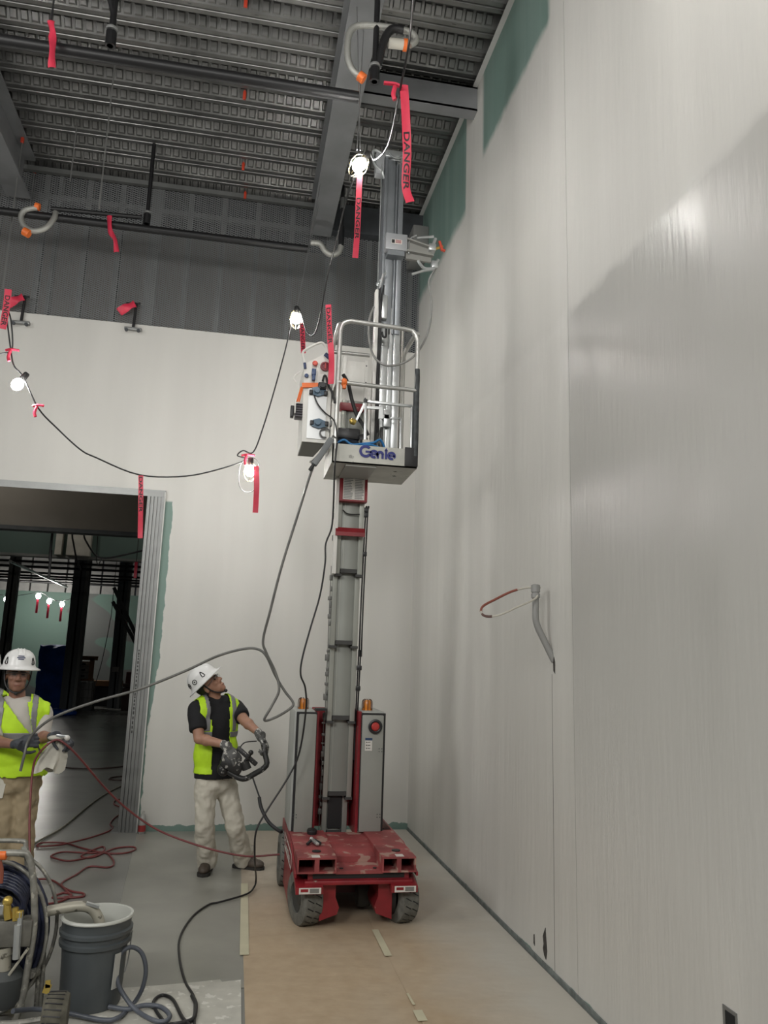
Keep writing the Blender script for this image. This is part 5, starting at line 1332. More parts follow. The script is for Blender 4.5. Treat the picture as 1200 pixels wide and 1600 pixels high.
# ------------------------------------------------------------------ floor coverings
paper_m = mat_paper()
def sheet(name, label, cat, poly, th, mat, z=0.0, group=None):
    mb = MB(); mb.prism(poly, (0, 0, z + .0005), (1, 0, 0), (0, 1, 0), (0, 0, th))
    o = mb.build(name, mat, origin=WORLD0, smooth=False); return tag(o, label, cat, group)
grey_sheet = M('grey floor board', (.255, .252, .222), .36, var=.10, vscale=2.5, spots=((.12, .12, .11), 5, .78), bump=.04, bscale=8)
sheet('floor_board', 'smooth grey floor protection sheet under the operator', 'floor sheet', [(-.50, 4.30), (.20, 4.30), (.20, YB - .01), (-.785, YB - .01), (-.61, 5.3)], .003, grey_sheet)
def rippled(name, label, x0, x1, y0, y1, z):
    mb = MB(); nx, ny = 10, 60; vs = []
    for j in range(ny + 1):
        for i in range(nx + 1):
            x = x0 + (x1 - x0) * i / nx; y = y0 + (y1 - y0) * j / ny
            h = .004 * max(0, math.sin(y * 9 + math.sin(x * 5) * 1.4)) ** 6 + .003 * max(0, math.sin(y * 4.1 - x * 2.2 + 1)) ** 10
            h *= min(1, i * .8, (nx - i) * .8) if True else 1
            vs.append((x, y, z + h))
    n = len(vs); vs += [(v[0], v[1], z - .0015) for v in vs]
    W = nx + 1; fs = []
    for j in range(ny):
        for i in range(nx):
            a = j * W + i; fs += [(a, a + 1, a + 1 + W, a + W), (n + a, n + a + W, n + a + 1 + W, n + a + 1)]
    for i in range(nx): fs += [(i, n + i, n + i + 1, i + 1), (ny * W + i, ny * W + i + 1, n + ny * W + i + 1, n + ny * W + i)]
    for j in range(ny): fs += [(j * W, (j + 1) * W, n + (j + 1) * W, n + j * W), (j * W + nx, n + j * W + nx, n + (j + 1) * W + nx, (j + 1) * W + nx)]
    mb.add(vs, fs); o = mb.build(name, paper_m, origin=WORLD0, ang=80); return tag(o, label, 'floor paper', 'brown paper sheets on the floor')
rippled('floor_paper', 'brown kraft paper sheet beside the grey floor sheet, under the lift', .150, .955, 2.6, YB - .02, .006)
rippled('floor_paper', 'whitened kraft paper sheet along the right wall', .945, XW - .02, 2.6, YB - .02, .009)
tape_c = M('cream masking tape', (.52, .49, .35), .6, var=.06)
def strip(label, a, b, w, z=.011):
    mb = MB(); mb.bar(V((a[0], a[1], z)), V((b[0], b[1], z)), w, .0012); tag(mb.build('masking_tape', tape_c, smooth=False), label, 'tape', 'masking tape strips on the floor')
strip('long cream masking tape strip joining grey sheet and brown paper', (.155, 4.72), (.172, 6.12), .050)
strip('cream masking tape strip behind the operator\'s boots', (.175, 6.55), (.18, 7.4), .050)
strip('short masking tape strip just in front of the lift wheels', (.945, 4.62), (.945, 5.05), .040, .014)
strip('masking tape scrap on the paper seam at the bottom edge', (.950, 3.82), (.950, 3.93), .045, .014)
strip('thin tape sliver on the paper seam', (.947, 3.99), (.944, 4.12), .012, .014)
plastic = M('paint-spattered white sheet', (.46, .45, .40), .42, var=.12, vscale=9, spots=((.62, .61, .56), 17, .60), bump=.25, bscale=14)
mb = MB(); mb.prism([(-.62, 3.3), (.130, 3.3), (.135, 4.385), (.04, 4.37), (.03, 4.40), (-.12, 4.375), (-.30, 4.355), (-.50, 4.34), (-.66, 4.3)], (0, 0, .0045), (1, 0, 0), (0, 1, 0), (0, 0, .004))
tag(mb.build('drop_sheet', plastic, origin=WORLD0, smooth=False), 'white paint-spattered drop sheet by the bucket', 'drop sheet')
# ------------------------------------------------------------------ bucket and suction pipe
bk = thing('bucket', (-.565, 4.19, .009), 'grey plastic pail of white paint beside the sprayer cart', 'bucket')
BX, BY = -.565, 4.19
grey_pl = M('dark grey plastic', (.075, .085, .09), .45, var=.08)
mb = MB(); mb.lathe([(0, 0), (.132, 0), (.137, .01), (.149, .265), (.163, .268), (.165, .285), (.153, .290), (.154, .312), (.166, .315), (.167, .330), (.156, .336), (.158, .372), (.163, .378), (.158, .384), (.150, .378), (.146, .30), (.132, .03), (0, .03)], (BX, BY, .009), n=40); mb.build('pail', grey_pl, bk)
MB().lathe([(.1655, .376), (.167, .381), (.1635, .388), (.152, .388), (.149, .380), (.137, .16), (.1395, .16), (.151, .372), (.1655, .376)], (BX, BY, .009), n=40, cap=False).build('paint_rim', M('paint coated rim', (.50, .51, .47), .4), bk)
MB().lathe([(0, .20), (.141, .20)], (BX, BY, .009), n=36).build('paint', M('white paint', (.60, .60, .56), .25), bk)
mb = MB(); mb.bar((BX + .115, BY - .098, .10), (BX + .120, BY - .100, .25), .035, .004, up=(.8, -.6, 0)); mb.build('paint_run', M('paint drip', (.45, .45, .42), .5), bk, smooth=False)
MB().tube([(BX + .166, BY - .01, .32), (BX + .16, BY - .03, .2), (BX + .15, BY - .05, .15)], .003, n=5).build('wire_bail', galv, bk)
sp = thing('suction_pipe', tuple(at(150, 1470, 4.2)), 'paint-crusted suction pipe bending down into the bucket', 'pipe')
crust = M('paint-crusted metal', (.42, .40, .33), .5, .3, spots=((.16, .15, .12), 30, .60))
MB().tube([at(74, 1424, 4.16), at(100, 1419, 4.17), at(128, 1416, 4.18), at(145, 1422, 4.19), at(155, 1438, 4.19), at(157, 1456, 4.19), at(150, 1472, 4.19)], .024, n=12).build('pipe', crust, sp)
MB().bar(at(135, 1411, 4.17), at(155, 1417, 4.17), .02, .012).build('bracket', alu, sp)
# ------------------------------------------------------------------ airless sprayer cart
cart = thing('sprayer_cart', (-.92, 4.1, 0), 'paint-covered airless sprayer cart with coiled hose at the bottom left', 'sprayer')
dirty = M('dirty tube steel', (.27, .265, .235), .5, .45, var=.3, vscale=22, spots=((.48, .46, .40), 30, .60))
YA, YB2 = 4.02, 4.30
pts = [at(20, 1620, YA), at(26, 1590, YA), at(36, 1555, YA), at(42, 1520, YA), at(53, 1450, YA), at(53, 1390, YA), at(49, 1352, YA), at(44, 1338, YA), at(34, 1333, YA), at(-30, 1333, YA)]
pts[0].z = max(pts[0].z, .03)
MB().tube(pts, .015, n=10, k=4).build('front_frame', dirty, cart, ang=60)
MB().tube([at(42, 1400, YB2), at(42, 1345, YB2), at(40, 1322, YB2), at(33, 1314, YB2), at(-30, 1314, YB2)], .011, n=10, k=4).build('rear_handle', dirty, cart, ang=60)
MB().bar(at(48, 1350, YA), at(42, 1332, YB2), .02, .02).build('handle_brace', dirty, cart)
a = at(40, 1338, YA); b = at(36, 1328, YB2); MB().bar(a + V((0, 0, .012)), b + V((0, 0, .012)), .02, .008).build('bright_plate', alu, cart)
MB().lathe([(.014, -.02), (.022, -.016), (.022, .016), (.014, .02)], at(4, 1336, YA), axis=(1, 0, 0), n=12).build('orange_knob', orange_m, cart)
MB().tube([at(0, 1345, YA), at(3, 1360, YA), at(2, 1380, YA)], .008, n=6).build('knob_lead', M('rust hose', (.25, .07, .04), .5), cart)
# hose reel: many turns of blue-black hose
navy_hose = M('navy paint hose', (.018, .022, .045), .38, var=.5, vscale=20)
c = at(-6, 1456, 4.20); ax = V((.08, 1, .0)).normalized(); u = V((1, -.08, 0)).normalized(); w = V((0, 0, 1))
k0 = None
for ring, (r, dy) in enumerate([(.243, -.045), (.248, .0), (.224, -.06), (.236, -.02), (.203, -.055), (.212, -.01), (.182, -.06), (.190, -.02), (.160, -.055), (.140, -.06)]):
    mb = MB(); N_ = 40
    mb.tube([c + ax * (dy + .006 * math.sin(3 * i)) + (u * math.cos(2 * PI * i / N_) * r * .92 + w * math.sin(2 * PI * i / N_) * r * 1.22) for i in range(N_)], .0135, n=7, k=1, closed=True, raw=True)
    mb.build('hose_turn', navy_hose, cart, ang=70)
mb = MB(); N_ = 44
for dy in (-.085, .07):
    mb.tube([c + ax * dy + (u * math.cos(2 * PI * i / N_) * .252 + w * math.sin(2 * PI * i / N_) * .33) for i in range(N_)], .009, n=7, k=1, closed=True, raw=True)
mb.build('reel_rim', dirty, cart, ang=70)
mb = MB()
for i in range(5):
    r = .165 - .006 * i
    mb.tube([at(-10, 1420, 4.06) + V((math.cos(2 * PI * j / 20) * .13, .01 * i, math.sin(2 * PI * j / 20) * .10 + .01 * i)) for j in range(20)], .012, n=7, k=1, closed=True, raw=True)
mb.build('inner_hose', navy_hose, cart, ang=70)
# pump: brass fittings, grey block, cylinders
mb = MB(); mb.box(at(-40, 1450, YA).x, at(52, 1450, YA).x, YA - .03, YA + .06, at(0, 1478, YA).z, at(0, 1436, YA).z, .008); mb.build('pump_housing', M('scuffed grey housing', (.15, .145, .125), .55, .3, var=.25, vscale=14), cart)
mb = MB(); mb.cyl(at(10, 1412, YA - .02), at(13, 1436, YA - .02), .018, n=8); mb.ball(at(12, 1408, YA - .02), .022); mb.build('brass_valve', brass, cart)
mb = MB(); mb.cyl(at(24, 1418, YA - .02), at(24, 1438, YA - .02), .014, n=8); mb.box(at(28, 1430, YA).x, at(38, 1430, YA).x, YA - .05, YA - .01, at(30, 1430, YA).z, at(30, 1420, YA).z, .004); mb.build('brass_fitting', brass, cart)
mb = MB(); mb.box(at(-10, 1410, YA).x, at(10, 1410, YA).x, YA - .04, YA, at(0, 1425, YA).z, at(0, 1410, YA).z, .005); mb.cyl(at(32, 1425, YA - .04), at(27, 1490, YA - .04), .011, n=8); mb.cyl(at(28, 1445, YA - .045), at(25, 1498, YA - .045), .016, n=8); mb.build('steel_rod', alu, cart)
mb = MB(); mb.bar(at(44, 1482, YA - .03), at(2, 1540, YA - .03), .022, .012, bev=.003); mb.build('cranked_handle', crust, cart)
mb = MB(); mb.cyl(at(6, 1480, YA), at(6, 1520, YA), .030, n=14); mb.cyl(at(6, 1480, YA), at(6, 1492, YA), .036, n=14); mb.build('pump_cylinder', crust, cart)
mb = MB(); mb.lathe([(0, 0), (.07, 0), (.085, .03), (.085, .12), (.06, .15), (0, .15)], at(2, 1570, YA + .02), n=20); mb.build('motor', M('dark motor', (.05, .055, .055), .6), cart)
mb = MB(); mb.tube([at(30, 1535, YA), at(27, 1560, YA), at(22, 1570, YA), at(-20, 1572, YA)], .012, n=8, k=4); mb.tube([at(27, 1540, YA + .1), at(24, 1566, YA + .1), at(-20, 1568, YA + .1)], .01, n=8, k=4); mb.build('lower_frame', dirty, cart, ang=60)
for x0, x1 in ((62, 57), (68, 62)):
    MB().tube([at(x0, 1488, YB2 - .1), at((x0 + x1) / 2, 1540, YB2 - .12), at(x1 - 2, 1598, YB2 - .14)], .012, n=8).build('rear_leg', dirty, cart, ang=60)
mb = MB(); mb.cyl(at(48, 1522, YA + .05), at(58, 1518, YA + .12), .02, n=10); mb.build('axle', dirty, cart)
mb = MB(); mb.bar(at(71, 1552, 4.12), at(76, 1538, 4.12), .01, .03); mb.bar(at(71, 1538, 4.12), at(79, 1537, 4.12), .01, .03); mb.build('yellow_clip', M('yellow clip', (.50, .36, .08), .5), cart)
mb = MB()
R3 = .100; W3 = .10; wc = V((at(86, 1590, 3.8).x, 3.8, R3 + .002))
wl = MB().lathe([(.05, -W3 / 2), (R3 * .9, -W3 / 2), (R3, -W3 * .3), (R3, W3 * .3), (R3 * .9, W3 / 2), (.05, W3 / 2)], wc, axis=(1, .1, 0), n=32).build('wheel', M('muddy tyre', (.085, .08, .06), .85, var=.3, vscale=25), cart)
mb = MB()
for i in range(26):
    a = 2 * PI * i / 26; mb.bar(wc + V((-W3 * .35, math.cos(a) * R3 * 1.003, math.sin(a) * R3 * 1.003)), wc + V((W3 * .35, math.cos(a + .06) * R3 * 1.003, math.sin(a + .06) * R3 * 1.003)), .005, .003, up=V((0, math.cos(a), math.sin(a))))
mb.build('tread_cut', blackm, wl, smooth=False)
MB().tube([wc + V((-W3 / 2, 0, 0)), wc + V((-.18, 0, -.01)), wc + V((-.35, 0, 0))], .012, n=8).build('axle', dirty, cart)

# ------------------------------------------------------------------ hoses and cables on the floor
def floor_hose(label, px, r, mat, cat='hose', group='hoses and cables on the floor', name='hose', zs=None, z=None):
    pts = []
    for i, p in enumerate(px): pts.append(onf(p[0], p[1], (p[2] if len(p) > 2 else (z if z is not None else .006) + r)))
    return cable(name, label, cat, pts, r, mat, group, n=7, k=6)
red_hose = M('dark red air hose', (.145, .028, .028), .4, var=.15)
blk = M('black cable rubber', (.012, .012, .013), .42)
floor_hose('dark red hose tangled in loops on the concrete', [(202, 1248), (182, 1250), (178, 1256), (190, 1262), (198, 1268), (182, 1276), (172, 1287), (176, 1295), (150, 1306), (104, 1318), (75, 1322), (58, 1322), (66, 1317), (100, 1317), (128, 1325), (165, 1333), (195, 1333), (212, 1327), (205, 1323), (178, 1326), (150, 1338), (132, 1340), (128, 1336), (145, 1328), (160, 1323), (163, 1328), (150, 1336), (110, 1345), (83, 1340), (82, 1336), (100, 1331), (140, 1333), (165, 1332), (178, 1347), (170, 1355), (140, 1354), (120, 1366), (96, 1381), (110, 1392), (130, 1396), (128, 1401), (95, 1403), (82, 1402), (100, 1395), (112, 1399), (95, 1408), (76, 1412)], .0075, red_hose, z=.002)
floor_hose('dark red hose loop beside the sprayer cart wheel', [(55, 1374), (75, 1374), (90, 1380), (105, 1393), (110, 1400), (100, 1402)], .0075, red_hose, z=.002)
cable('hose', 'dark red hose hanging from the left worker to the lift base', 'hose', [at(47, 1340, 5.3), at(46, 1290, 5.4), at(48, 1240, 5.5), at(51, 1205, 5.56), at(56, 1185, 5.57), at(70, 1167, 5.58), at(88, 1156, 5.60), at(104, 1164, 5.60), at(125, 1185, 5.65), at(165, 1232, 5.8), at(200, 1265, 5.9), at(245, 1296, 5.92), at(300, 1318, 5.9), at(350, 1332, 5.86), at(390, 1338, 5.84), at(437, 1335, 5.82)], .0072, red_hose, 'hoses and cables on the floor')
floor_hose('pale rope-like hose running back across the concrete', [(20, 1335), (50, 1320), (66, 1311), (90, 1298), (110, 1283), (135, 1262), (155, 1247), (175, 1235), (195, 1226), (205, 1222)], .009, M('dirty pale hose', (.20, .19, .15), .6, var=.25, vscale=30), z=.002)
floor_hose('thin dark hose far back on the concrete past the doorway', [(86, 1196), (110, 1200), (150, 1201), (180, 1199), (203, 1196)], .010, M('dark brown hose', (.045, .028, .025), .5), z=.002)
floor_hose('small dark hose loop on the concrete by the door jamb', [(202, 1212), (180, 1214), (170, 1217), (182, 1219), (200, 1218)], .009, M('dark brown hose', (.045, .028, .025), .5), z=.002)
cable('hose', 'pale paint hose arching from the left worker up to the basket', 'hose', [at(32, 1205, 5.5), at(38, 1180, 5.5), at(44, 1158, 5.52), at(60, 1138, 5.5), at(90, 1118, 5.45), at(150, 1096, 5.42), at(220, 1076, 5.45), at(290, 1048, 5.5), at(340, 1025, 5.55), at(380, 1014, 5.55), at(402, 1014, 5.52), at(416, 1025, 5.5), at(430, 1055, 5.48), at(445, 1080, 5.46), at(458, 1098, 5.45), at(452, 1108, 5.44), at(430, 1121, 5.42), at(413, 1125, 5.40), at(424, 1104, 5.40), at(436, 1078, 5.40), at(430, 1050, 5.42), at(416, 1020, 5.42), at(411, 1000, 5.40), at(422, 955, 5.36), at(440, 885, 5.32), at(465, 805, 5.28), at(482, 750, 5.24), at(489, 730, 5.22)], .009, M('pale paint hose', (.13, .13, .12), .35, var=.25, vscale=12), 'hoses and cables on the floor', k=8)
cable('power_cable', 'thin black cable falling from the basket past the lift to the floor', 'cable', [at(527, 692, 5.26), at(523, 730, 5.26), at(521, 790, 5.4), at(518, 825, 5.45), at(509, 850, 5.48), at(508, 880, 5.48), at(500, 930, 5.5), at(484, 985, 5.5), at(472, 1030, 5.5), at(470, 1055, 5.5), at(477, 1075, 5.52), at(478, 1110, 5.55), at(468, 1175, 5.6), at(450, 1215, 5.6), at(415, 1270, 5.55), at(400, 1300, 5.5), at(398, 1340, 5.6), onf(400, 1372, .08), onf(397, 1386, .025), onf(385, 1397, .024), onf(345, 1409, .014), onf(325, 1414, .012), onf(300, 1433, .01), onf(281, 1465, .01), onf(281, 1500, .01), onf(290, 1535, .01), onf(303, 1558, .015), onf(304, 1585, .015), onf(303, 1615, .015)], .0065, blk, 'hoses and cables on the floor')
floor_hose('thick dark cable end frayed on the white drop sheet', [(300, 1556), (306, 1570), (303, 1590), (290, 1597), (262, 1602), (245, 1604)], .010, blk, z=.009)
floor_hose('thin black cable looping over the white drop sheet', [(300, 1605), (285, 1590), (270, 1562), (253, 1555), (240, 1565), (244, 1580), (262, 1604)], .008, blk, z=.010)
slate = M('slate blue hose', (.085, .095, .115), .4, var=.2, vscale=10)
cable('hose', 'slate blue paint hose standing in an upright loop by the bucket', 'hose', [onf(20, 1580, .10), onf(60, 1577, .05), onf(110, 1584, .03), onf(160, 1594, .025), onf(185, 1590, .025), at(207, 1570, 4.15), at(222, 1545, 4.15), at(228, 1515, 4.15), at(222, 1490, 4.15), at(208, 1480, 4.15), at(193, 1485, 4.13), at(183, 1505, 4.12), at(184, 1535, 4.10), at(197, 1560, 4.08), onf(215, 1580, .03), onf(240, 1594, .028), onf(258, 1596, .028), onf(265, 1586, .028), onf(250, 1573, .028), onf(225, 1571, .028), onf(200, 1577, .028), onf(170, 1573, .028)], .0105, slate, 'hoses and cables on the floor')
# ------------------------------------------------------------------ conduit stub with wire loop on the right wall
cd = thing('wall_conduit', tuple(onx(866, 1035, XW)), 'grey conduit stub with a loop of striped wire on the right wall', 'conduit')
pvc = M('grey conduit', (.25, .25, .24), .45)
e0 = onx(866, 1033, XW + .01); e1 = V((XW - .05, e0.y + .02, e0.z + .13)); e2 = V((XW - .085, e0.y + .03, e0.z + .22)); yT = e0.y + .03
MB().tube([e0, e1, e2, V((XW - .088, yT, e0.z + .32)), V((XW - .088, yT, e0.z + .40))], .019, n=12).build('conduit', pvc, cd)
tp = V((XW - .088, yT, e0.z + .40))
mb = MB(); mb.lathe([(.020, -.045), (.026, -.043), (.026, -.02), (.021, -.018), (.021, -.012), (.026, -.01), (.026, .03), (.016, .035)], tp, n=16); mb.build('coupling', pvc, cd)
la = [tp + V((0, 0, .03)), at(843, 919, yT + .01), at(825, 918, yT + .06), at(800, 924, yT + .10), at(775, 936, yT + .10), at(755, 947, yT + .06), at(752, 957, yT), at(760, 963, yT - .05), at(780, 961, yT - .08), at(805, 950, yT - .08), at(838, 934, yT - .03), tp + V((-.012, -.005, .005))]
MB().tube(la, .006, n=8).build('wire_loop', M('pale wire', (.48, .46, .40), .4), cd)
MB().tube(spline(la, 6)[16:36], .0072, n=8, raw=True).build('wire_wrap', M('brown red wrap', (.22, .06, .04), .5), cd)
MB().tube(spline(la, 6)[38:46], .0072, n=8, raw=True).build('wire_wrap', M('dark brown wrap', (.09, .04, .03), .5), cd)
p = onx(866, 1040, XW); MB().prism([(-.012, -.045), (.01, -.03), (.014, .02), (.0, .05), (-.014, .02)], (XW - .002, p.y, p.z), (0, 1, 0), (0, 0, 1), (.003, 0, 0)).build('wall_slot', hole, cd, smooth=False)
# ------------------------------------------------------------------ bottle by the door frame
g0 = onf(223, 1299); bt = thing('water_bottle', (g0.x, 7.83, .0035), 'small clear plastic bottle with red label lying against the door frame', 'bottle')
MB().lathe([(0, 0), (.032, 0), (.034, .01), (.033, .09), (.034, .12), (.024, .16), (.013, .175), (.013, .195), (0, .195)], (g0.x, 7.83, .0035), n=18).build('bottle', M('clear bottle', (.42, .42, .40), .15, alpha=.6), bt)
MB().lathe([(.0345, .02), (.0345, .075)], (g0.x, 7.83, .0035), n=18, cap=False).build('label', M('red label', (.30, .03, .03), .5), bt)

# ------------------------------------------------------------------ the far room seen through the opening
fc = 0
for px, Yf, wpx, nm, lab in ((116, 22.5, 22, 'column', 'dark steel column nearest the blue tarp'), (186, 25.0, 17, 'column', 'dark steel column near the door jamb'), (8, 21.0, 14, 'column', 'pale steel column at the far left of the doorway')):
    p = at(px, 1000, Yf); w = wpx / F_PX * Yf
    mb = MB(); mt = M('far column paint', (.085, .095, .105), .55) if px != 8 else stud_m
    mb.box(p.x - w / 2, p.x + w / 2 * .62, Yf, Yf + .02, 0, 6.9); mb.box(p.x - w / 2, p.x + w / 2 * .62, Yf + w * .8, Yf + w * .82, 0, 6.9); mb.box(p.x - .02, p.x + .02, Yf, Yf + w * .8, 0, 6.9)
    t = thing('column', (p.x, Yf, 0), lab, 'column', 'steel columns in the far room'); t['kind'] = 'structure'
    mb.build('h_section', mt, t, smooth=False)
    MB().box(p.x + w / 2 * .62, p.x + w / 2, Yf, Yf + w * .8, 0, 6.9).build('lit_side', M('lit column side', (.16, .17, .165), .5), t, smooth=False)  # the column's lit edge, put in as a paler colour
    if px == 186: MB().box(p.x - .12, p.x + .08, Yf - .01, Yf, at(186, 1050, Yf).z, at(186, 1042, Yf).z).build('sign', M('grey notice', (.25, .25, .24), .6), t, smooth=False)
tarp = M('blue tarpaulin', (.014, .065, .30), .7, var=.35, vscale=2.5, spec=.2, bump=.6, bscale=4)
p0, p1 = at(50, 1100, 24.0), at(102, 1100, 24.0)
mb = MB(); vs, fs = [], []; NX, NZ = 22, 10; Hh = 1.72
for j in range(NZ + 1):
    for i in range(NX * 2):
        a = 2 * PI * i / (NX * 2); ca, sa = math.cos(a), math.sin(a); q = (abs(ca) ** 6 + abs(sa) ** 6) ** (-1 / 6)
        k = 1 + .03 * math.sin(i * 2.3 + j) + .02 * math.sin(j * 1.7); t = j / NZ
        vs.append(V(((p0.x + p1.x) / 2 + ca * q * (p1.x - p0.x) / 2 * k, 24.5 + sa * q * .5 * k, .02 + t * Hh + (.05 * math.sin(i * .55) * t))))
n2 = NX * 2
for j in range(NZ): fs += [(j * n2 + i, j * n2 + (i + 1) % n2, (j + 1) * n2 + (i + 1) % n2, (j + 1) * n2 + i) for i in range(n2)]
base = NZ * n2; cx_, cy_ = (p0.x + p1.x) / 2, 24.5
for q_, (kk, dz) in enumerate(((.72, .03), (.36, .06), (.05, .05))):
    for i in range(n2):
        v = vs[base + i]; vs.append(V((cx_ + (v.x - cx_) * kk, cy_ + (v.y - cy_) * kk, .02 + Hh + dz + .04 * math.sin(i * .9 + q_) * kk)))
    a_ = base + q_ * n2; b_ = a_ + n2; fs += [(a_ + i, a_ + (i + 1) % n2, b_ + (i + 1) % n2, b_ + i) for i in range(n2)]
fs.append(tuple(range(base + 3 * n2, base + 4 * n2)))
mb.add(vs, fs); tag(mb.build('tarp_covered_crate', tarp, ang=60), 'tall blue tarpaulin-covered crate in the far room', 'crate')
q = onf(85, 1117); mb = MB()
for i in range(5): mb.ball((q.x - .35 + .17 * i, q.y + .1 * (i % 2), .06), (.22, .2, .08 + .02 * (i % 3)))
vs, fs, ns = evald(mb, .03, 3, (.06, .15)); vs = [V((v.x, v.y, max(v.z, .003))) for v in vs]
mb = MB(); mb.add(vs, fs); tag(mb.build('tarp_heap', tarp, ang=70), 'crumpled blue tarpaulin heap on the far floor', 'tarp')
# boxes in a wooden crate, wire tote, pallets
Yq = 24.5
x0, x1 = at(120, 1050, Yq).x, at(143, 1050, Yq).x; zb, zt = at(130, 1064, Yq).z, at(130, 1028, Yq).z
wood = M('raw crate wood', (.26, .13, .055), .7, var=.2, vscale=3)
wt = thing('wooden_crate_frame', (x0, Yq, 0), 'open wooden crate frame holding white cartons in the far room', 'crate')
for (a, b) in (((x1, zb * 0), (x1, zt)), ((x0 - .05, zt), (x1 + .15, zt))):
    MB().bar((a[0], Yq - .05, a[1]), (b[0], Yq - .05, b[1]), .12, .10, up=(0, 1, 0)).build('post', wood, wt, smooth=False)
carton = M('white carton', (.34, .33, .31), .7, var=.1)
MB().box(x0 - .05, x1, Yq + .02, Yq + .55, .78, .85).build('shelf', wood, wt, smooth=False); MB().box(x0 - .05, x0 + .06, Yq + .02, Yq + .14, 0, .78).build('post', wood, wt, smooth=False)
zz = .85; k = 0
while zz + .17 < zt:
    t = MB().box(x0, x1 - .08, Yq + .05, Yq + .5, zz, zz + .165, .01).build('carton', carton); tag(t, ('bottom', 'middle', 'top', 'uppermost')[min(k, 3)] + ' white printed carton of the stack in the wooden crate frame', 'carton', 'cartons stacked in the crate')
    MB().box(x0 + .08, x0 + .22, Yq + .045, Yq + .05, zz + .05, zz + .11).build('carton_print', ink, t, smooth=False)
    zz += .172; k += 1
zt2 = at(130, 1064, Yq - .7).z; x2, x3 = at(118, 1080, Yq - .7).x, at(145, 1080, Yq - .7).x; yt = Yq - .7
tt = thing('wire_tote', (x2, yt, 0), 'caged white plastic tote standing before the cartons', 'tote')
MB().box(x2 + .03, x3 - .03, yt + .03, yt + .5, .12, zt2 - .03, .04).build('tank', M('pale tank', (.22, .22, .21), .5), tt)
for i in range(5): MB().cyl((x2 + (x3 - x2) * i / 4, yt, .02), (x2 + (x3 - x2) * i / 4, yt, zt2), .010, n=6).build('cage_bar', galv, tt)
for i in range(4): MB().cyl((x2, yt, .12 + (zt2 - .12) * i / 3), (x3, yt, .12 + (zt2 - .12) * i / 3), .010, n=6).build('cage_bar', galv, tt)
MB().box(x2, x3, yt - .01, yt + .5, 0, .10).build('pallet', dark_steel, tt, smooth=False)
Yr = 25.5; x4, x5 = at(143, 1070, Yr).x, at(188, 1070, Yr).x; zr0, zr1 = at(160, 1072, Yr).z, at(160, 1064, Yr).z
tb = thing('work_bench', (x4, Yr, 0), 'low brown topped bench in shadow behind the tote', 'bench')
MB().box(x4, x5, Yr, Yr + .6, zr0, zr1).build('top', wood, tb, smooth=False)
for x in (x4 + .03, x5 - .12): MB().box(x, x + .09, Yr + .05, Yr + .15, 0, zr0).build('leg', dark_steel, tb, smooth=False)
MB().box(x4, x5, Yr + .35, Yr + .6, 0, zr0 - .02).build('back_panel', blackm, tb, smooth=False)  # black panel stands for the shade under the bench top
Yt = 24.0; x6, x7 = at(191, 1080, Yt).x, at(214, 1080, Yt).x
for k, (za, zc) in enumerate(((1094, 1084), (1083, 1075), (1074, 1068))):
    tag(MB().box(x6, x7 + .3, Yt, Yt + .6, at(200, za, Yt).z if k else .0, at(200, zc, Yt).z, .01).build('pallet_load', M('dark brown stack', (.06, .035, .03), .7, var=.2)), ('bottom', 'middle', 'top')[k] + ' dark brown flat pack stacked beside the right column', 'stack', 'flat packs beside the column')
tag(MB().box(x6 + .05, x7 + .3, Yt + .1, Yt + .5, at(200, 1068, Yt).z, at(200, 1050, Yt).z, .02).build('red_case', M('dark red case', (.09, .022, .022), .6)), 'dark red case on top of the brown flat packs', 'case')
# pipes and a bright pipe under the far ceiling
for i, (y, Yp, r) in enumerate(((880, 20, .03), (888, 21.5, .035), (897, 23, .03), (902, 24.5, .03), (906, 26, .035), (911, 27.5, .04))):
    p = at(100, y, Yp); tag(MB().cyl((-13.5, Yp, p.z), (.45, Yp, p.z), r, n=8).build('ceiling_pipe', black_pipe), ('highest', 'second highest', 'third highest', 'third lowest', 'second lowest', 'lowest')[i] + ' dark pipe crossing under the far room ceiling', 'pipe', 'pipes under the far ceiling')
a, b = at(16, 877, 18), at(104, 917, 26)
tag(MB().cyl(a, b, .035, n=8).build('conduit_run', alu), 'bright metal conduit running diagonally under the far ceiling', 'conduit')
# far work lights
far_m = M('lit far bulb', (1.0, .97, .90), .3, emit=BULB * .42)
fl = thing('string_light', tuple(at(60, 940, 27.0)), 'string of bright work lights along the far green wall', 'string light', 'temporary string lights')
cs = []
for px, py in ((10, 936), (60, 931), (77, 939), (97, 944)):
    c = at(px, py, 26.6); lamp(c, fl, guard=False, r=.075, emit_mat=far_m); cs.append(c + V((0, 0, .1)))
    d = 1 if px != 10 else .7
    MB().box(c.x - .035, c.x + .035, c.y - .03, c.y - .028, c.z - .55 * d, c.z - .1).build('danger_tape', tape_m, fl, smooth=False)
cs = [at(-40, 915, 26.6)] + cs + [at(140, 925, 26.6)]
MB().tube(cs, .01, n=5).build('cord', cord_m, fl)
tag(MB().box(at(172, 930, 18).x - .03, at(172, 930, 18).x + .03, 18, 18.003, at(213, 903, 18).z, at(213, 878, 18).z).build('danger_tape', tape_m, smooth=False), 'short red tape hanging in the far room near the door jamb', 'tape') if False else None
p = at(213, 878, 11.2); tq = tape('short red tape hanging past the green header near the door jamb', [at(213, 878, 11.2), at(212, 890, 11.2), at(211, 903, 11.2)], .04, start=.9); MB().cyl(p, (p.x, p.y, 6.9), .006, n=6).build('hanger_wire', cord_m, tq)
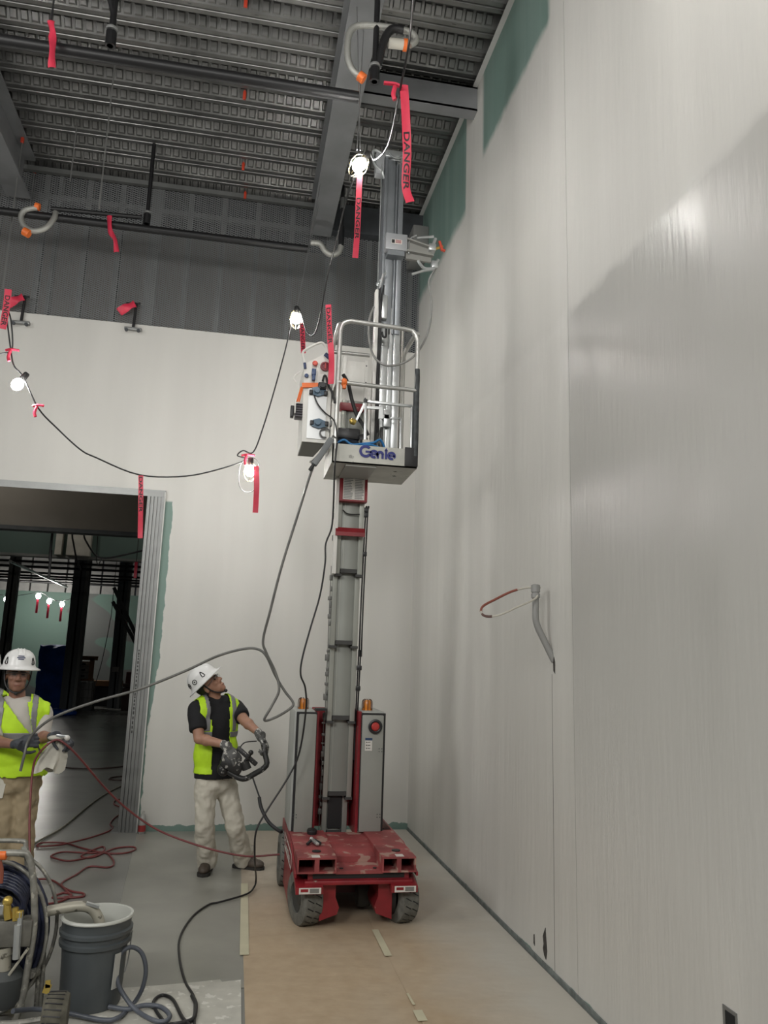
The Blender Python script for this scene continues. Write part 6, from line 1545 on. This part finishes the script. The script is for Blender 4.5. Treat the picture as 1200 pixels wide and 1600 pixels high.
# hanging leads under the corridor header
for k, (lab, pts) in enumerate((('black lead hanging straight below the corridor header', [V((at(113, 833, 9.7).x, 9.7, 6.9)), V((at(113, 833, 9.7).x, 9.7, 3.6)), V((at(113, 833, 9.7).x, 9.7, 3.3)), at(113, 833, 9.7), at(115, 850, 9.8), at(120, 875, 10.2), at(126, 890, 10.5)]),
    ('black lead swagged from the corridor header to the door jamb', [V((at(131, 833, 9.7).x, 9.7, 6.9)), V((at(131, 833, 9.7).x, 9.7, 3.6)), V((at(131, 833, 9.7).x, 9.7, 3.3)), at(131, 833, 9.7), at(137, 850, 9.8), at(150, 868, 9.9), at(165, 872, 9.9), at(190, 868, 9.8), at(228, 859, 9.6)]),
    ('thin black lead hanging left of the right column', [V((at(153, 834, 10).x, 10, 6.9)), at(153, 834, 10), at(160, 871, 10.4)]), ('long thin lead slanting down to the far floor', [V((at(180, 900, 14).x, 14, 6.9)), at(178, 920, 14.0), at(172, 970, 13.0), at(160, 1030, 12.4), at(148, 1072, 12.0)]))):
    cable('hanging_lead', lab, 'cable', pts, .011 if k < 2 else .006, blackm, 'leads hanging in the doorway', n=6)
cable('chain', 'black hanging chain left of the pale column', 'chain', [V((at(82, 832, 10.0).x, 10, 6.9)), at(82, 832, 10.0), at(80, 860, 10.0), at(76, 905, 10.0)], .016, blackm, n=6)
for lab, a, b in (('upper dark diagonal brace behind the right column', at(178, 918, 22), at(216, 1000, 22)), ('lower dark diagonal brace behind the right column', at(176, 940, 22), at(216, 1012, 22))):
    tag(MB().bar(a, b, .09, .09, up=(0, 1, 0)).build('diagonal_brace', dark_steel, smooth=False), lab, 'brace', kind='structure')

# work lights of the corridor and of the room past it, up behind the headers
cl = thing('string_light', (-2.9, 8.8, 3.5), 'work lights hidden above the door header in the corridor', 'string light', 'temporary string lights')
mid_m = M('lit corridor bulb', (1.0, .95, .85), .3, emit=BULB * .34)
for c in ((-3.0, 8.75, 3.75), (-3.2, 10.8, 3.7), (-1.0, 11.0, 3.9), (-4.5, 16.0, 4.6)): lamp(c, cl, guard=False, emit_mat=mid_m)
MB().tube([(-3.0, 8.75, 3.9), (-3.1, 9.3, 6.8), (-3.2, 9.7, 6.8), (-3.2, 10.8, 3.85), (-1.0, 11.0, 4.05), (-2.5, 11.9, 5.4), (-4.5, 16.0, 4.75)], .006, n=5).build('cord', cord_m, cl)
